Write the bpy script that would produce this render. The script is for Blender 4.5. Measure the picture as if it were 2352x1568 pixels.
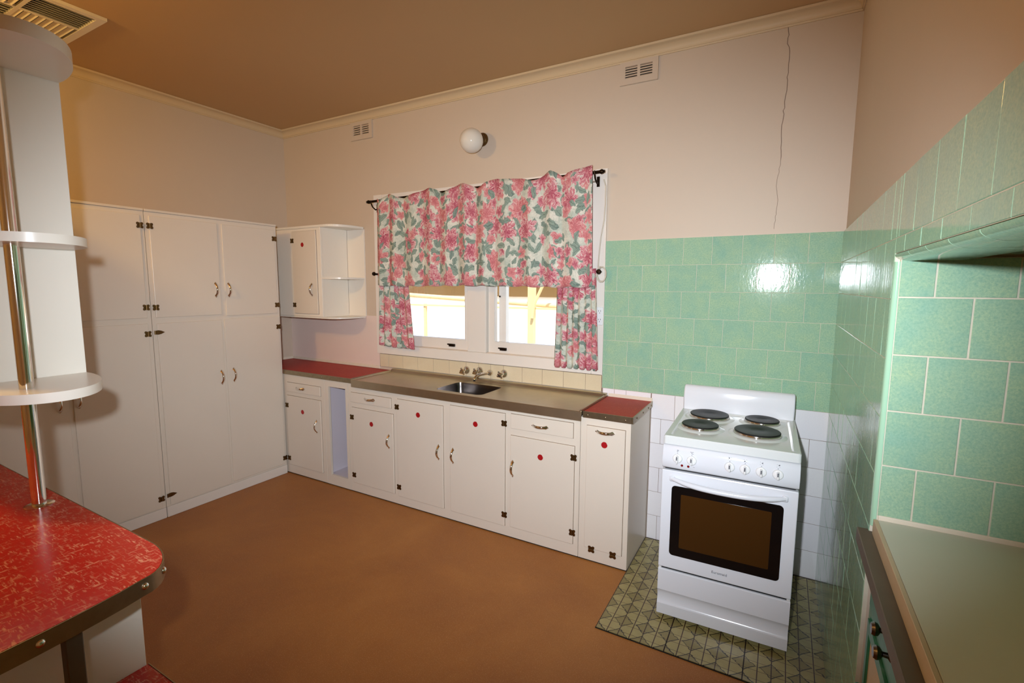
import bpy, bmesh, math, random
from mathutils import Vector, Matrix
random.seed(7)
for o in list(bpy.data.objects): bpy.data.objects.remove(o)
scene = bpy.context.scene
col = scene.collection
PI = math.pi

# ------------------------------------------------------------------ camera
YAW, PITCH, ROLL = 0.51, -0.1142, 0.0059
CAM = Vector((3.9738, -2.9112, 1.5502))
_f = Vector((-math.sin(YAW)*math.cos(PITCH), math.cos(YAW)*math.cos(PITCH), math.sin(PITCH)))
_r = Vector((math.cos(YAW), math.sin(YAW), 0))
_u = _r.cross(_f)
RIGHT = math.cos(ROLL)*_r + math.sin(ROLL)*_u
UP = -math.sin(ROLL)*_r + math.cos(ROLL)*_u
FWD = _f
cd = bpy.data.cameras.new('camera'); cam = bpy.data.objects.new('camera', cd); col.objects.link(cam)
cd.sensor_fit = 'HORIZONTAL'; cd.sensor_width = 36.0; cd.lens = 1110.35/2352*36.0
cd.clip_start = 0.02; cd.clip_end = 200
m = Matrix((RIGHT, UP, -FWD)).transposed().to_4x4(); m.translation = CAM
cam.matrix_world = m
scene.camera = cam

# ------------------------------------------------------------------ light
world = bpy.data.worlds.new('world'); scene.world = world; world.use_nodes = True
wn = world.node_tree.nodes; wl = world.node_tree.links
bg = wn['Background']
sky = wn.new('ShaderNodeTexSky'); sky.sky_type = 'NISHITA'; sky.sun_disc = False
sky.sun_elevation = math.radians(58); sky.sun_rotation = math.radians(150); sky.air_density = 1.0
wl.new(sky.outputs['Color'], bg.inputs['Color']); bg.inputs['Strength'].default_value = 0.42
sd = bpy.data.lights.new('sun', 'SUN'); sun = bpy.data.objects.new('sun', sd); col.objects.link(sun)
sd.energy = 9.0; sd.angle = math.radians(0.6); sd.color = (1, .95, .86)
sun.rotation_euler = Vector((-0.25, 0.45, -0.86)).to_track_quat('-Z', 'Y').to_euler()
# the photographer's flash, a little up and to the left of the lens
fd = bpy.data.lights.new('flash', 'SPOT'); fl = bpy.data.objects.new('flash', fd); col.objects.link(fl)
fl.location = CAM - 0.11*RIGHT + 0.12*UP
fd.energy = 352; fd.color = (.85, .92, 1.0); fd.spot_size = math.radians(98); fd.spot_blend = 1.0
fd.shadow_soft_size = 0.022
fl.rotation_euler = (FWD + 0.03*RIGHT - 0.03*UP).to_track_quat('-Z', 'Y').to_euler()
fl.scale = (1.24, .84, 1.0)      # a flash head throws a wide, low beam
# the tungsten lamp of the dining end, behind the camera near the ceiling
ld = bpy.data.lights.new('ceiling_bulb', 'POINT'); lo = bpy.data.objects.new('ceiling_bulb', ld); col.objects.link(lo)
lo.location = (1.25, -2.88, 2.72); ld.energy = 49; ld.color = (1.0, .62, .17); ld.shadow_soft_size = 0.09
vs = scene.view_settings
vs.view_transform = 'Standard'; vs.look = 'None'; vs.exposure = 0.0; vs.gamma = 1.0; vs.use_curve_mapping = False

# ------------------------------------------------------------------ materials
def lin(c):
    out = []
    for v in c[:3]:
        v /= 255.0
        out.append(v/12.92 if v <= .04045 else ((v+.055)/1.055)**2.4)
    return (out[0], out[1], out[2], 1.0)
class NT:
    def __init__(s, name):
        s.m = bpy.data.materials.new(name); s.m.use_nodes = True
        s.n = s.m.node_tree.nodes; s.l = s.m.node_tree.links
        s.b = s.n['Principled BSDF']; s.out = s.n['Material Output']
    def new(s, t, **kw):
        nd = s.n.new(t)
        for k, v in kw.items(): setattr(nd, k, v)
        return nd
    def put(s, sock, v):
        if isinstance(v, bpy.types.NodeSocket): s.l.new(v, sock)
        else: sock.default_value = v
    def math(s, op, a, b=None, c=None, clamp=False):
        nd = s.new('ShaderNodeMath', operation=op); nd.use_clamp = clamp
        s.put(nd.inputs[0], a)
        if b is not None: s.put(nd.inputs[1], b)
        if c is not None: s.put(nd.inputs[2], c)
        return nd.outputs[0]
    def mix(s, f, a, b, blend='MIX'):
        nd = s.new('ShaderNodeMix', data_type='RGBA', blend_type=blend)
        s.put(nd.inputs[0], f); s.put(nd.inputs[6], a); s.put(nd.inputs[7], b)
        return nd.outputs[2]
    def coord(s, which='Object'):
        return s.new('ShaderNodeTexCoord').outputs[which]
    def noise(s, vec, scale, detail=3, rough=.55, dist=0):
        nd = s.new('ShaderNodeTexNoise'); s.l.new(vec, nd.inputs['Vector'])
        nd.inputs['Scale'].default_value = scale; nd.inputs['Detail'].default_value = detail
        nd.inputs['Roughness'].default_value = rough; nd.inputs['Distortion'].default_value = dist
        return nd.outputs['Fac']
    def ramp(s, f, stops):
        nd = s.new('ShaderNodeValToRGB'); s.put(nd.inputs[0], f)
        e = nd.color_ramp.elements
        while len(e) < len(stops): e.new(.5)
        for i, (p, c) in enumerate(stops): e[i].position = p; e[i].color = c
        return nd.outputs[0]
    def mapping(s, vec, scale=(1,1,1), loc=(0,0,0), rot=(0,0,0)):
        nd = s.new('ShaderNodeMapping'); s.l.new(vec, nd.inputs[0])
        nd.inputs['Scale'].default_value = scale; nd.inputs['Location'].default_value = loc; nd.inputs['Rotation'].default_value = rot
        return nd.outputs[0]
    def bump(s, h, strength=.2, dist=.01):
        nd = s.new('ShaderNodeBump'); s.l.new(h, nd.inputs['Height'])
        nd.inputs['Strength'].default_value = strength; nd.inputs['Distance'].default_value = dist
        s.l.new(nd.outputs[0], s.b.inputs['Normal'])
    def set(s, color=None, rough=None, metal=None, spec=None, coat=None):
        if color is not None: s.put(s.b.inputs['Base Color'], color)
        if rough is not None: s.put(s.b.inputs['Roughness'], rough)
        if metal is not None: s.put(s.b.inputs['Metallic'], metal)
        if spec is not None: s.put(s.b.inputs['Specular IOR Level'], spec)
        if coat is not None: s.put(s.b.inputs['Coat Weight'], coat)
        return s.m
def paint(name, c, rough=.4, var=.06, scale=6, bump=.0, spec=.5):
    t = NT(name); v = t.coord('Object'); n = t.noise(v, scale, 4)
    c0 = lin(c); dk = tuple(x*(1-var) for x in c0[:3])+(1,)
    t.set(t.mix(n, dk, c0), rough, 0, spec)
    if bump: t.bump(t.noise(v, 90, 2), bump, .002)
    return t.m
def metal(name, c, rough, var=.0, scale=30, metallic=1.0):
    t = NT(name); c0 = lin(c)
    if var:
        n = t.noise(t.coord('Object'), scale, 5, .65)
        t.set(t.mix(n, tuple(x*(1-var) for x in c0[:3])+(1,), c0), rough, metallic)
    else: t.set(c0, rough, metallic)
    return t.m
M = {}
M['wall'] = paint('wall_paint', (208, 191, 172), .55, .05, 2.2, .12)
M['ceiling'] = paint('ceiling_paint', (196, 160, 116), .7, .06, 1.2)
M['cornice'] = paint('cornice_paint', (212, 190, 156), .5, .04)
M['cab'] = paint('cabinet_paint', (226, 215, 200), .32, .04, 5, .05)
M['cabin'] = paint('cabinet_inside_paint', (214, 206, 214), .5, .05)
M['board'] = paint('window_board_paint', (232, 224, 214), .38, .04)
M['uc'] = paint('brightened_cabinet_paint', (240, 231, 217), .32, .04, 5, .05)  # cabinet paint lightened to make up for weak light in the corner
M['shelf'] = paint('shelf_laminate', (236, 230, 218), .3, .02)
M['chrome'] = metal('chrome', (232, 228, 222), .09)
M['brushed'] = metal('stainless_steel', (206, 194, 170), .36, .22, 14)
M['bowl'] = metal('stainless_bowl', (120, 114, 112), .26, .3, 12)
M['strip'] = metal('aluminium_edging', (176, 162, 136), .34, .35, 40)
M['brass'] = metal('aged_brass', (132, 104, 66), .42, .55, 120)
M['darkmetal'] = metal('dark_bronze', (52, 40, 30), .45, .3, 60)
M['sticker'] = paint('red_sticker', (168, 14, 22), .4, .05)
M['black'] = paint('black_enamel', (14, 14, 15), .5, .2, 80)
M['blackglass'] = NT('black_glass').set((.004, .004, .004, 1), .06, 0, .5)
M['brownglass'] = NT('smoked_glass_reflection').set(lin((62, 38, 14)), .12, 0, .5)  # tinted pane, the orange floor's reflection put into its brown
M['enamel'] = NT('white_enamel').set(lin((224, 226, 232)), .16, 0, .5)
M['enameltop'] = NT('hob_enamel').set(lin((220, 223, 222)), .14, 0, .5)
M['plastic'] = NT('white_plastic').set(lin((232, 232, 232)), .3)
M['grey'] = NT('grey_print').set(lin((88, 88, 96)), .5)
M['redlamp'] = NT('red_indicator').set(lin((120, 12, 14)), .2)
M['gap'] = NT('dark_gap').set((.006, .006, .006, 1), .7)
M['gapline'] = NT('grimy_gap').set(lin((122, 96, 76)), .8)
M['cream_bead'] = paint('cream_bead', (228, 216, 196), .45, .1, 20)
M['bench'] = paint('bench_laminate', (206, 206, 188), .42, .08, 5)
M['peach'] = paint('bench_edge_timber', (200, 180, 146), .5, .15, 14)
M['brown'] = paint('brown_timber', (98, 86, 70), .55, .25, 18)
M['grout'] = paint('grout', (226, 218, 198), .8, .25, 30)
M['groutw'] = paint('grout_brown', (146, 122, 106), .8, .3, 30)
M['wire'] = paint('cord', (206, 196, 178), .6, .05)
def floor_mat():
    t = NT('floor_linoleum'); v = t.coord('Object')
    a = t.noise(v, 1.6, 5, .6, .4); b = t.noise(v, 260, 2, .7); c = t.noise(v, 14, 4, .65)
    x = t.ramp(a, [(.3, lin((150, 91, 38))), (.5, lin((164, 104, 45))), (.72, lin((178, 118, 56)))])
    x = t.mix(t.math('MULTIPLY', c, .35), x, lin((150, 92, 48)))
    x = t.mix(t.math('MULTIPLY', t.math('GREATER_THAN', b, .6), .35), x, lin((206, 152, 92)))
    t.set(x, t.math('MULTIPLY_ADD', a, .15, .42), 0, .4)
    t.bump(b, .08, .002); return t.m
M['floor'] = floor_mat()
def laminate(name, base, fleck, dark, rough=.22, spec=.5):
    t = NT(name); v = t.coord('Object')
    n1 = t.noise(v, 3.0, 3); x = t.mix(n1, lin(dark), lin(base))
    w = None
    for k, (rot, sc) in enumerate(((.5, (34, 170, 60)), (-.35, (150, 36, 60)), (1.1, (40, 190, 60)))):
        f = t.noise(t.mapping(v, sc, (k*3.1, k*1.7, 0), (0, 0, rot)), 1.0, 2, .5, .5)
        f = t.math('MULTIPLY', t.math('SUBTRACT', f, .585, None, True), 8.0, None, True)
        w = f if w is None else t.math('MAXIMUM', w, f)
    patch = t.math('MULTIPLY_ADD', t.noise(v, 14, 2), 3.0, -.80, True)
    w = t.math('MULTIPLY', w, patch)
    t.set(t.mix(t.math('MULTIPLY', w, .8), x, lin(fleck)), rough, 0, spec); return t.m
M['red'] = laminate('red_laminate', (196, 38, 24), (238, 178, 148), (176, 26, 20))
M['redplain'] = laminate('worn_red_laminate', (180, 52, 36), (196, 80, 58), (164, 40, 28), .5, .25)
def tile_mat(name, cols, rough=.075, var=.75, scale=70):
    t = NT(name); v = t.coord('Object'); info = t.new('ShaderNodeObjectInfo')
    rnd = info.outputs['Random']
    off = t.new('ShaderNodeVectorMath', operation='ADD'); t.l.new(v, off.inputs[0])
    cmb = t.new('ShaderNodeCombineXYZ'); t.l.new(t.math('MULTIPLY', rnd, 37.0), cmb.inputs[0]); t.l.new(t.math('MULTIPLY', rnd, 11.0), cmb.inputs[2])
    t.l.new(cmb.outputs[0], off.inputs[1]); w = off.outputs[0]
    x = t.mix(rnd, lin(cols[0]), lin(cols[1]))
    big = t.noise(w, 12, 3, .6); fine = t.noise(w, scale*2.4, 4, .75)
    x = t.mix(t.math('MULTIPLY', t.math('MULTIPLY_ADD', big, 2.2, -.7, True), var), x, lin(cols[2]))
    x = t.mix(t.math('MULTIPLY', t.math('MULTIPLY_ADD', fine, 3, -1.05, True), var), x, lin(cols[3]))
    t.set(x, rough, 0, .5)
    t.bump(t.noise(t.mapping(w, (60, 60, 22), (0, 0, 0), (0, .6, 0)), 1.0, 3, .6), .11, .004)
    return t.m
M['green'] = tile_mat('green_glazed_tile', ((146, 186, 164), (162, 195, 166), (184, 204, 158), (122, 168, 148)))
M['white_t'] = tile_mat('white_glazed_tile', ((236, 232, 236), (240, 236, 236), (232, 226, 232), (226, 222, 228)), .09, .3)
M['beige_t'] = tile_mat('beige_glazed_tile', ((214, 200, 172), (222, 208, 180), (206, 190, 158), (200, 186, 154)), .14, .4)
M['bull'] = NT('tile_bullnose_glaze').set(lin((164, 206, 176)), .1)
def green_paint():
    t = NT('worn_green_paint'); v = t.coord('Object')
    a = t.noise(t.mapping(v, (30, 10, 2)), 2, 4, .6)
    t.set(t.ramp(a, [(.3, lin((34, 104, 76))), (.55, lin((54, 128, 92))), (.75, lin((100, 142, 122)))]), .35); return t.m
M['gpaint'] = green_paint()
def hearth_mat():
    t = NT('star_pattern_vinyl'); v = t.coord('Object')
    sep = t.new('ShaderNodeSeparateXYZ'); t.l.new(v, sep.inputs[0])
    P = .1007
    def cell(s, p, off):    # signed -0.5..0.5 inside a cell
        q = t.math('FRACT', t.math('ADD', t.math('DIVIDE', s, p), off+50)); return t.math('SUBTRACT', q, .5)
    wob = t.math('MULTIPLY_ADD', t.noise(v, 75, 1), .11, -.055)
    u = cell(sep.outputs[0], P, 0.0); w = cell(sep.outputs[1], P, 0.0)
    au = t.math('ABSOLUTE', t.math('ADD', u, wob)); aw = t.math('ABSOLUTE', t.math('ADD', w, wob))
    s = t.math('ADD', t.math('POWER', au, .9), t.math('POWER', aw, .9))
    line = t.math('LESS_THAN', t.math('ABSOLUTE', t.math('SUBTRACT', s, .47)), .03)
    inside = t.math('LESS_THAN', s, .46)
    gx = t.math('GREATER_THAN', t.math('ABSOLUTE', cell(sep.outputs[0], P/2, .5)), -1)
    lx = t.math('LESS_THAN', t.math('ABSOLUTE', cell(sep.outputs[0], P/2, 0.0)), .045)
    ly = t.math('LESS_THAN', t.math('ABSOLUTE', cell(sep.outputs[1], P/2, 0.0)), .03)
    lx2 = t.math('LESS_THAN', t.math('ABSOLUTE', cell(sep.outputs[0], P/2, .5)), .04)
    n = t.noise(v, 18, 4)
    x = t.mix(n, lin((150, 136, 86)), lin((178, 166, 112)))
    x = t.mix(t.math('MULTIPLY', inside, .6), x, lin((122, 110, 64)))
    x = t.mix(t.math('MULTIPLY', ly, .75), x, lin((84, 62, 38)))
    x = t.mix(lx2, x, lin((64, 40, 26)))
    x = t.mix(line, x, lin((52, 46, 32)))
    t.set(x, .3); return t.m
M['hearth'] = hearth_mat()
def floral():
    t = NT('floral_cotton_print'); uv = t.new('ShaderNodeUVMap').outputs[0]
    nz = t.new('ShaderNodeTexNoise'); t.l.new(uv, nz.inputs['Vector']); nz.inputs['Scale'].default_value = 22; nz.inputs['Detail'].default_value = 4
    sub = t.new('ShaderNodeVectorMath', operation='SUBTRACT'); t.l.new(nz.outputs['Color'], sub.inputs[0]); sub.inputs[1].default_value = (.5, .5, .5)
    sc = t.new('ShaderNodeVectorMath', operation='SCALE'); t.l.new(sub.outputs[0], sc.inputs[0]); sc.inputs['Scale'].default_value = .05
    add = t.new('ShaderNodeVectorMath', operation='ADD'); t.l.new(uv, add.inputs[0]); t.l.new(sc.outputs[0], add.inputs[1])
    base = add.outputs[0]
    fine = t.noise(t.mapping(base, (1, 1, 1)), 70, 3, .7)
    wash = t.noise(t.mapping(base, (1, 1, 1), (4, 2, 0)), 11, 3, .6)
    x = t.mix(t.math('MULTIPLY_ADD', wash, 3, -1.1, True), lin((232, 228, 214)), lin((186, 198, 184)))
    x = t.mix(t.math('MULTIPLY', t.math('MULTIPLY_ADD', fine, 4, -1.9, True), .45), x, lin((140, 152, 138)))
    def cellv(scale, loc, rndm=.9):
        mp = t.mapping(base, (scale, scale, 1), (loc[0], loc[1], 0))
        vo = t.new('ShaderNodeTexVoronoi', voronoi_dimensions='2D'); t.l.new(mp, vo.inputs['Vector'])
        vo.inputs['Scale'].default_value = 1; vo.inputs['Randomness'].default_value = rndm
        d = t.new('ShaderNodeVectorMath', operation='SUBTRACT'); t.l.new(mp, d.inputs[0]); t.l.new(vo.outputs['Position'], d.inputs[1])
        s = t.new('ShaderNodeSeparateXYZ'); t.l.new(d.outputs[0], s.inputs[0])
        c = t.new('ShaderNodeSeparateColor'); t.l.new(vo.outputs['Color'], c.inputs[0])
        return s.outputs[0], s.outputs[1], vo.outputs['Distance'], c.outputs[0], c.outputs[1], c.outputs[2]
    def leaves(x, scale, loc, thr, L, Wd):
        dx, dy, r, a, b, c = cellv(scale, loc)
        ang = t.math('MULTIPLY', a, 6.283); cs = t.math('COSINE', ang); sn = t.math('SINE', ang)
        u = t.math('ADD', t.math('MULTIPLY', dx, cs), t.math('MULTIPLY', dy, sn))
        v = t.math('SUBTRACT', t.math('MULTIPLY', dy, cs), t.math('MULTIPLY', dx, sn))
        un = t.math('DIVIDE', u, L)
        wid = t.math('MULTIPLY', t.math('SUBTRACT', 1.0, t.math('MULTIPLY', un, un)), Wd)
        e = t.math('SUBTRACT', wid, t.math('ABSOLUTE', v))
        mask = t.math('MULTIPLY', t.math('MULTIPLY', e, 30, None, True), t.math('GREATER_THAN', b, thr))
        vein = t.math('LESS_THAN', t.math('ABSOLUTE', v), .018)
        edge = t.math('LESS_THAN', e, .035)
        colr = t.mix(c, lin((140, 158, 142)), lin((104, 126, 120)))
        colr = t.mix(t.math('MULTIPLY', fine, .8), colr, lin((168, 184, 170)))
        colr = t.mix(t.math('MULTIPLY', t.math('MAXIMUM', vein, edge), .55), colr, lin((74, 92, 86)))
        return t.mix(mask, x, colr)
    def flowers(x, scale, loc, thr, R, n):
        dx, dy, r, a, b, c = cellv(scale, loc, .75)
        ang = t.math('ARCTAN2', dy, dx)
        pet = t.math('ABSOLUTE', t.math('COSINE', t.math('MULTIPLY_ADD', ang, n/2.0, t.math('MULTIPLY', a, 6))))
        rad = t.math('MULTIPLY', t.math('MULTIPLY_ADD', pet, .42, .62), R)
        rr = t.math('DIVIDE', r, rad)
        cmb = t.new('ShaderNodeCombineXYZ'); t.l.new(t.math('MULTIPLY', ang, 2.6), cmb.inputs[0]); t.l.new(t.math('MULTIPLY_ADD', r, 3.0, t.math('MULTIPLY', a, 20)), cmb.inputs[1])
        st = t.noise(cmb.outputs[0], 2.6, 4, .7)
        mask = t.math('MULTIPLY', t.math('MULTIPLY', t.math('SUBTRACT', 1.0, rr), 14, None, True), t.math('GREATER_THAN', b, thr))
        tone = t.math('ADD', t.math('MULTIPLY', rr, .40), t.math('MULTIPLY_ADD', st, 2.4, -.98))
        colr = t.ramp(tone, [(.10, lin((158, 66, 88))), (.30, lin((196, 100, 118))), (.50, lin((216, 146, 152))), (.72, lin((230, 206, 200)))])
        pale = t.math('MULTIPLY', t.math('GREATER_THAN', c, .6), .35)
        colr = t.mix(pale, colr, lin((226, 150, 140)))
        return t.mix(mask, x, colr)
    x = leaves(x, 10.5, (1.3, .7), .12, .47, .22)
    x = leaves(x, 14.0, (7.1, 3.7), .25, .48, .22)
    x = flowers(x, 10.5, (2.2, 5.1), .50, .46, 5)
    x = flowers(x, 6.6, (.35, .2), .30, .52, 7)
    x = leaves(x, 11.0, (11.3, 8.7), .60, .44, .19)
    x = flowers(x, 13.0, (8.4, 2.9), .72, .46, 5)
    t.set(x, .85, 0, .15)
    tr = t.new('ShaderNodeBsdfTranslucent'); t.l.new(x, tr.inputs['Color'])
    mx = t.new('ShaderNodeMixShader'); mx.inputs[0].default_value = .12
    t.l.new(t.b.outputs[0], mx.inputs[1]); t.l.new(tr.outputs[0], mx.inputs[2]); t.l.new(mx.outputs[0], t.out.inputs['Surface'])
    return t.m
M['floral'] = floral()
def glass():
    t = NT('window_glass'); tr = t.new('ShaderNodeBsdfTransparent'); gl = t.new('ShaderNodeBsdfGlossy'); gl.inputs['Roughness'].default_value = .02
    fr = t.new('ShaderNodeFresnel'); fr.inputs['IOR'].default_value = 1.45
    mx = t.new('ShaderNodeMixShader'); t.l.new(fr.outputs[0], mx.inputs[0]); t.l.new(tr.outputs[0], mx.inputs[1]); t.l.new(gl.outputs[0], mx.inputs[2])
    t.l.new(mx.outputs[0], t.out.inputs['Surface']); return t.m
M['glass'] = glass()
def opal():
    t = NT('opal_glass'); t.set(lin((226, 220, 208)), .08, 0, .5); t.b.inputs['Subsurface Weight'].default_value = .3
    t.b.inputs['Subsurface Radius'].default_value = (.02, .02, .02); return t.m
M['opal'] = opal()
M['concrete'] = paint('pale_concrete', (214, 206, 190), .8, .08, 3)
M['fence'] = paint('white_fence_sheet', (236, 230, 218), .6, .05)
M['steel_cream'] = paint('cream_steel', (226, 196, 140), .5, .08)
M['tan'] = paint('tan_board', (150, 112, 58), .6, .15)

# ------------------------------------------------------------------ mesh helpers
WL = {}
def box(bm, x0, x1, y0, y1, z0, z1, bev=0, seg=1):
    if x1 < x0: x0, x1 = x1, x0
    if y1 < y0: y0, y1 = y1, y0
    if z1 < z0: z0, z1 = z1, z0
    vs_ = [bm.verts.new((x, y, z)) for x in (x0, x1) for y in (y0, y1) for z in (z0, z1)]
    fs = []
    for q in ((0,1,3,2), (4,6,7,5), (0,4,5,1), (2,3,7,6), (0,2,6,4), (1,5,7,3)):
        fs.append(bm.faces.new([vs_[i] for i in q]))
    if bev:
        es = list({e for f in fs for e in f.edges})
        bmesh.ops.bevel(bm, geom=es, offset=bev, segments=seg, profile=.5, affect='EDGES')
    return bm
def nb(*a, **k): return box(bmesh.new(), *a, **k)
def cyl(bm, p0, p1, r0, r1=None, n=16, cap=True):
    r1 = r0 if r1 is None else r1
    p0, p1 = Vector(p0), Vector(p1); d = (p1-p0).normalized()
    a = d.orthogonal().normalized(); b = d.cross(a)
    R0 = [bm.verts.new(p0 + r0*(math.cos(t)*a + math.sin(t)*b)) for t in [2*PI*i/n for i in range(n)]]
    R1 = [bm.verts.new(p1 + r1*(math.cos(t)*a + math.sin(t)*b)) for t in [2*PI*i/n for i in range(n)]]
    for i in range(n): bm.faces.new((R0[i], R0[(i+1) % n], R1[(i+1) % n], R1[i]))
    if cap: bm.faces.new(R0[::-1]); bm.faces.new(R1)
    return bm
def lathe(bm, prof, org, axis, n=24):   # prof: (radius, distance along axis)
    org = Vector(org); d = Vector(axis).normalized(); a = d.orthogonal().normalized(); b = d.cross(a)
    rings = []
    for r, h in prof:
        if r < 1e-6: rings.append([bm.verts.new(org + h*d)])
        else: rings.append([bm.verts.new(org + h*d + r*(math.cos(2*PI*i/n)*a + math.sin(2*PI*i/n)*b)) for i in range(n)])
    for A, B in zip(rings, rings[1:]):
        for i in range(n):
            j = (i+1) % n
            if len(A) == 1 and len(B) > 1: bm.faces.new((A[0], B[j], B[i]))
            elif len(B) == 1 and len(A) > 1: bm.faces.new((A[i], A[j], B[0]))
            elif len(A) > 1: bm.faces.new((A[i], A[j], B[j], B[i]))
    return bm
def tube(bm, pts, r, n=8, closed=False, radii=None, flat=None):
    pts = [Vector(p) for p in pts]; N = len(pts); rings = []; up = None
    for i, p in enumerate(pts):
        t = ((pts[(i+1) % N] if closed or i < N-1 else p) - (pts[i-1] if closed or i > 0 else p)).normalized()
        if up is None: up = t.orthogonal().normalized()
        up = (up - up.dot(t)*t).normalized(); w = t.cross(up)
        rr = radii[i] if radii else r
        rings.append([bm.verts.new(p + rr*(math.cos(2*PI*k/n)*up + math.sin(2*PI*k/n)*w)) for k in range(n)])
    for i in range(N if closed else N-1):
        A, B = rings[i], rings[(i+1) % N]
        for k in range(n): bm.faces.new((A[k], A[(k+1) % n], B[(k+1) % n], B[k]))
    if not closed: bm.faces.new(rings[0][::-1]); bm.faces.new(rings[-1])
    return bm
def prism(bm, poly, lo, hi, axis='z', bev=0, seg=2):
    def P(a, b, h):
        return {'z': (a, b, h), 'y': (a, h, b), 'x': (h, a, b)}[axis]
    A = [bm.verts.new(P(a, b, lo)) for a, b in poly]; B = [bm.verts.new(P(a, b, hi)) for a, b in poly]
    n = len(poly); fa = bm.faces.new(A); fb = bm.faces.new(B)
    for i in range(n): bm.faces.new((A[i], A[(i+1) % n], B[(i+1) % n], B[i]))
    if bev: bmesh.ops.bevel(bm, geom=list(fa.edges)+list(fb.edges), offset=bev, segments=seg, profile=.5, affect='EDGES')
    return bm
def mesh(bm, name, mat, smooth=None):
    bmesh.ops.recalc_face_normals(bm, faces=bm.faces)
    me = bpy.data.meshes.new(name); bm.to_mesh(me); bm.free()
    if mat is not None: me.materials.append(M[mat] if isinstance(mat, str) else mat)
    if smooth is not None:
        for p in me.polygons: p.use_smooth = True
        me.set_sharp_from_angle(angle=math.radians(smooth))
    return me
def obj(name, bm, mat, parent=None, smooth=None, label=None, cat=None, group=None, kind=None):
    """bmesh in world coordinates (or in the frame of its root thing) -> one mesh object, origin at its centre"""
    xs = [v.co for v in bm.verts]
    c = Vector([(min(v[i] for v in xs)+max(v[i] for v in xs))/2 for i in range(3)])
    if parent is None: c.z = min(v.z for v in xs)
    for v in bm.verts: v.co -= c
    o = bpy.data.objects.new(name, mesh(bm, name, mat, smooth)); col.objects.link(o)
    WL[o.name] = c.copy()
    if parent is not None:
        o.parent = parent; o.location = c - WL[parent.name]
    else: o.location = c
    tag(o, label, cat, group, kind); return o
def tag(o, label=None, cat=None, group=None, kind=None):
    if label: o['label'] = label
    if cat: o['category'] = cat
    if group: o['group'] = group
    if kind: o['kind'] = kind
def thing(name, loc, label, cat, group=None):
    o = bpy.data.objects.new(name, None); col.objects.link(o); o.location = loc; o.empty_display_size = .1
    WL[o.name] = Vector(loc); tag(o, label, cat, group); return o
def inst(name, me, parent, loc, rot=(0, 0, 0), label=None):
    o = bpy.data.objects.new(name, me); col.objects.link(o); o.parent = parent
    WL[o.name] = Vector(loc); o.location = Vector(loc) - WL[parent.name]; o.rotation_euler = rot
    if label: o['label'] = label
    return o
def struct(name, bm, mat, parent=None, smooth=None):
    o = obj(name, bm, mat, parent, smooth)
    if parent is None: o['kind'] = 'structure'
    return o

# ------------------------------------------------------------------ room shell
W, H, YR = 4.221, 2.895, -5.0
T = .152; ZG = 1.827
WX0, WX1, WZ0, WZ1 = 1.175, 2.935, 1.078, 2.19     # window opening
struct('floor', nb(-.15, W+.9, YR-.1, .14, -.12, 0), 'floor')
struct('ceiling', nb(-.15, W+.9, YR-.1, .14, H, H+.12), 'ceiling')
bm = bmesh.new()
box(bm, -.15, WX0, 0, .13, 0, H); box(bm, WX1, W+.15, 0, .13, 0, H)
box(bm, WX0, WX1, 0, .13, 0, WZ0); box(bm, WX0, WX1, 0, .13, WZ1, H)
wall_back = struct('wall_back', bm, 'wall')
struct('wall_left', nb(-.13, 0, YR, 0, 0, H), 'wall')
struct('wall_rear', nb(-.13, W+.9, YR-.1, YR, 0, H), 'wall')
AY0, AY1, AZ, AX = -2.62, -1.372, 1.622, 4.86      # cooking alcove in the right wall
bm = nb(W, W+.12, AY1, 0, 0, H); box(bm, W+.12, AX+.1, AY1, AY1+.1, 0, AZ+.2)
wall_right = struct('wall_right', bm, 'wall')
bm = nb(W, W+.12, AY0, AY1, AZ+.004, H); box(bm, W+.12, AX, AY0, AY1, AZ+.02, AZ+.12)
wall_lintel = struct('wall_lintel', bm, 'wall')
bm = nb(W, W+.12, YR, AY0, 0, H); box(bm, W+.12, AX+.1, AY0-.1, AY0, 0, AZ+.2)
wall_near = struct('wall_near', bm, 'wall')
wall_alcove = struct('wall_alcove', nb(AX, AX+.1, AY0, AY1, 0, AZ+.2), 'wall')
# coved cornice
def cove(n=7):
    pts = [(0, H-.058), (.006, H-.058), (.008, H-.05)]
    for i in range(n+1):
        a = i/n*PI/2; pts.append((.012+.036*(1-math.cos(a)), H-.05+.036*math.sin(a)))
    return pts + [(.056, H-.012), (.058, H-.001), (0, H-.001)]
bm = bmesh.new(); prism(bm, [(-a, b) for a, b in cove()], .001, W-.001, 'x'); struct('trim_1', bm, 'cornice', None, 40)
bm = bmesh.new(); prism(bm, [(a, b) for a, b in cove()], YR+.001, -.003, 'y'); struct('trim_2', bm, 'cornice', None, 40)
bm = bmesh.new(); prism(bm, [(W-a, b) for a, b in cove()], YR+.001, -.003, 'y'); struct('trim_3', bm, 'cornice', None, 40)
# hairline crack in the plaster above the tiles
random.seed(3)
bm = bmesh.new(); prev = None; zz = 2.845; x = 3.911
while zz > 1.832:
    wdt = .0016 if zz > 2.2 else .0009
    x += random.uniform(-.006, .006) + (3.914+.008*math.sin(zz*5) - x)*.3
    a, b = bm.verts.new((x-wdt, -.0008, zz)), bm.verts.new((x+wdt, -.0008, zz))
    if prev: bm.faces.new((prev[0], prev[1], b, a))
    prev = (a, b); zz -= random.uniform(.012, .03)
obj('plaster_crack', bm, 'groutw', wall_back, label='thin dark crack running down the plaster')

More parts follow.
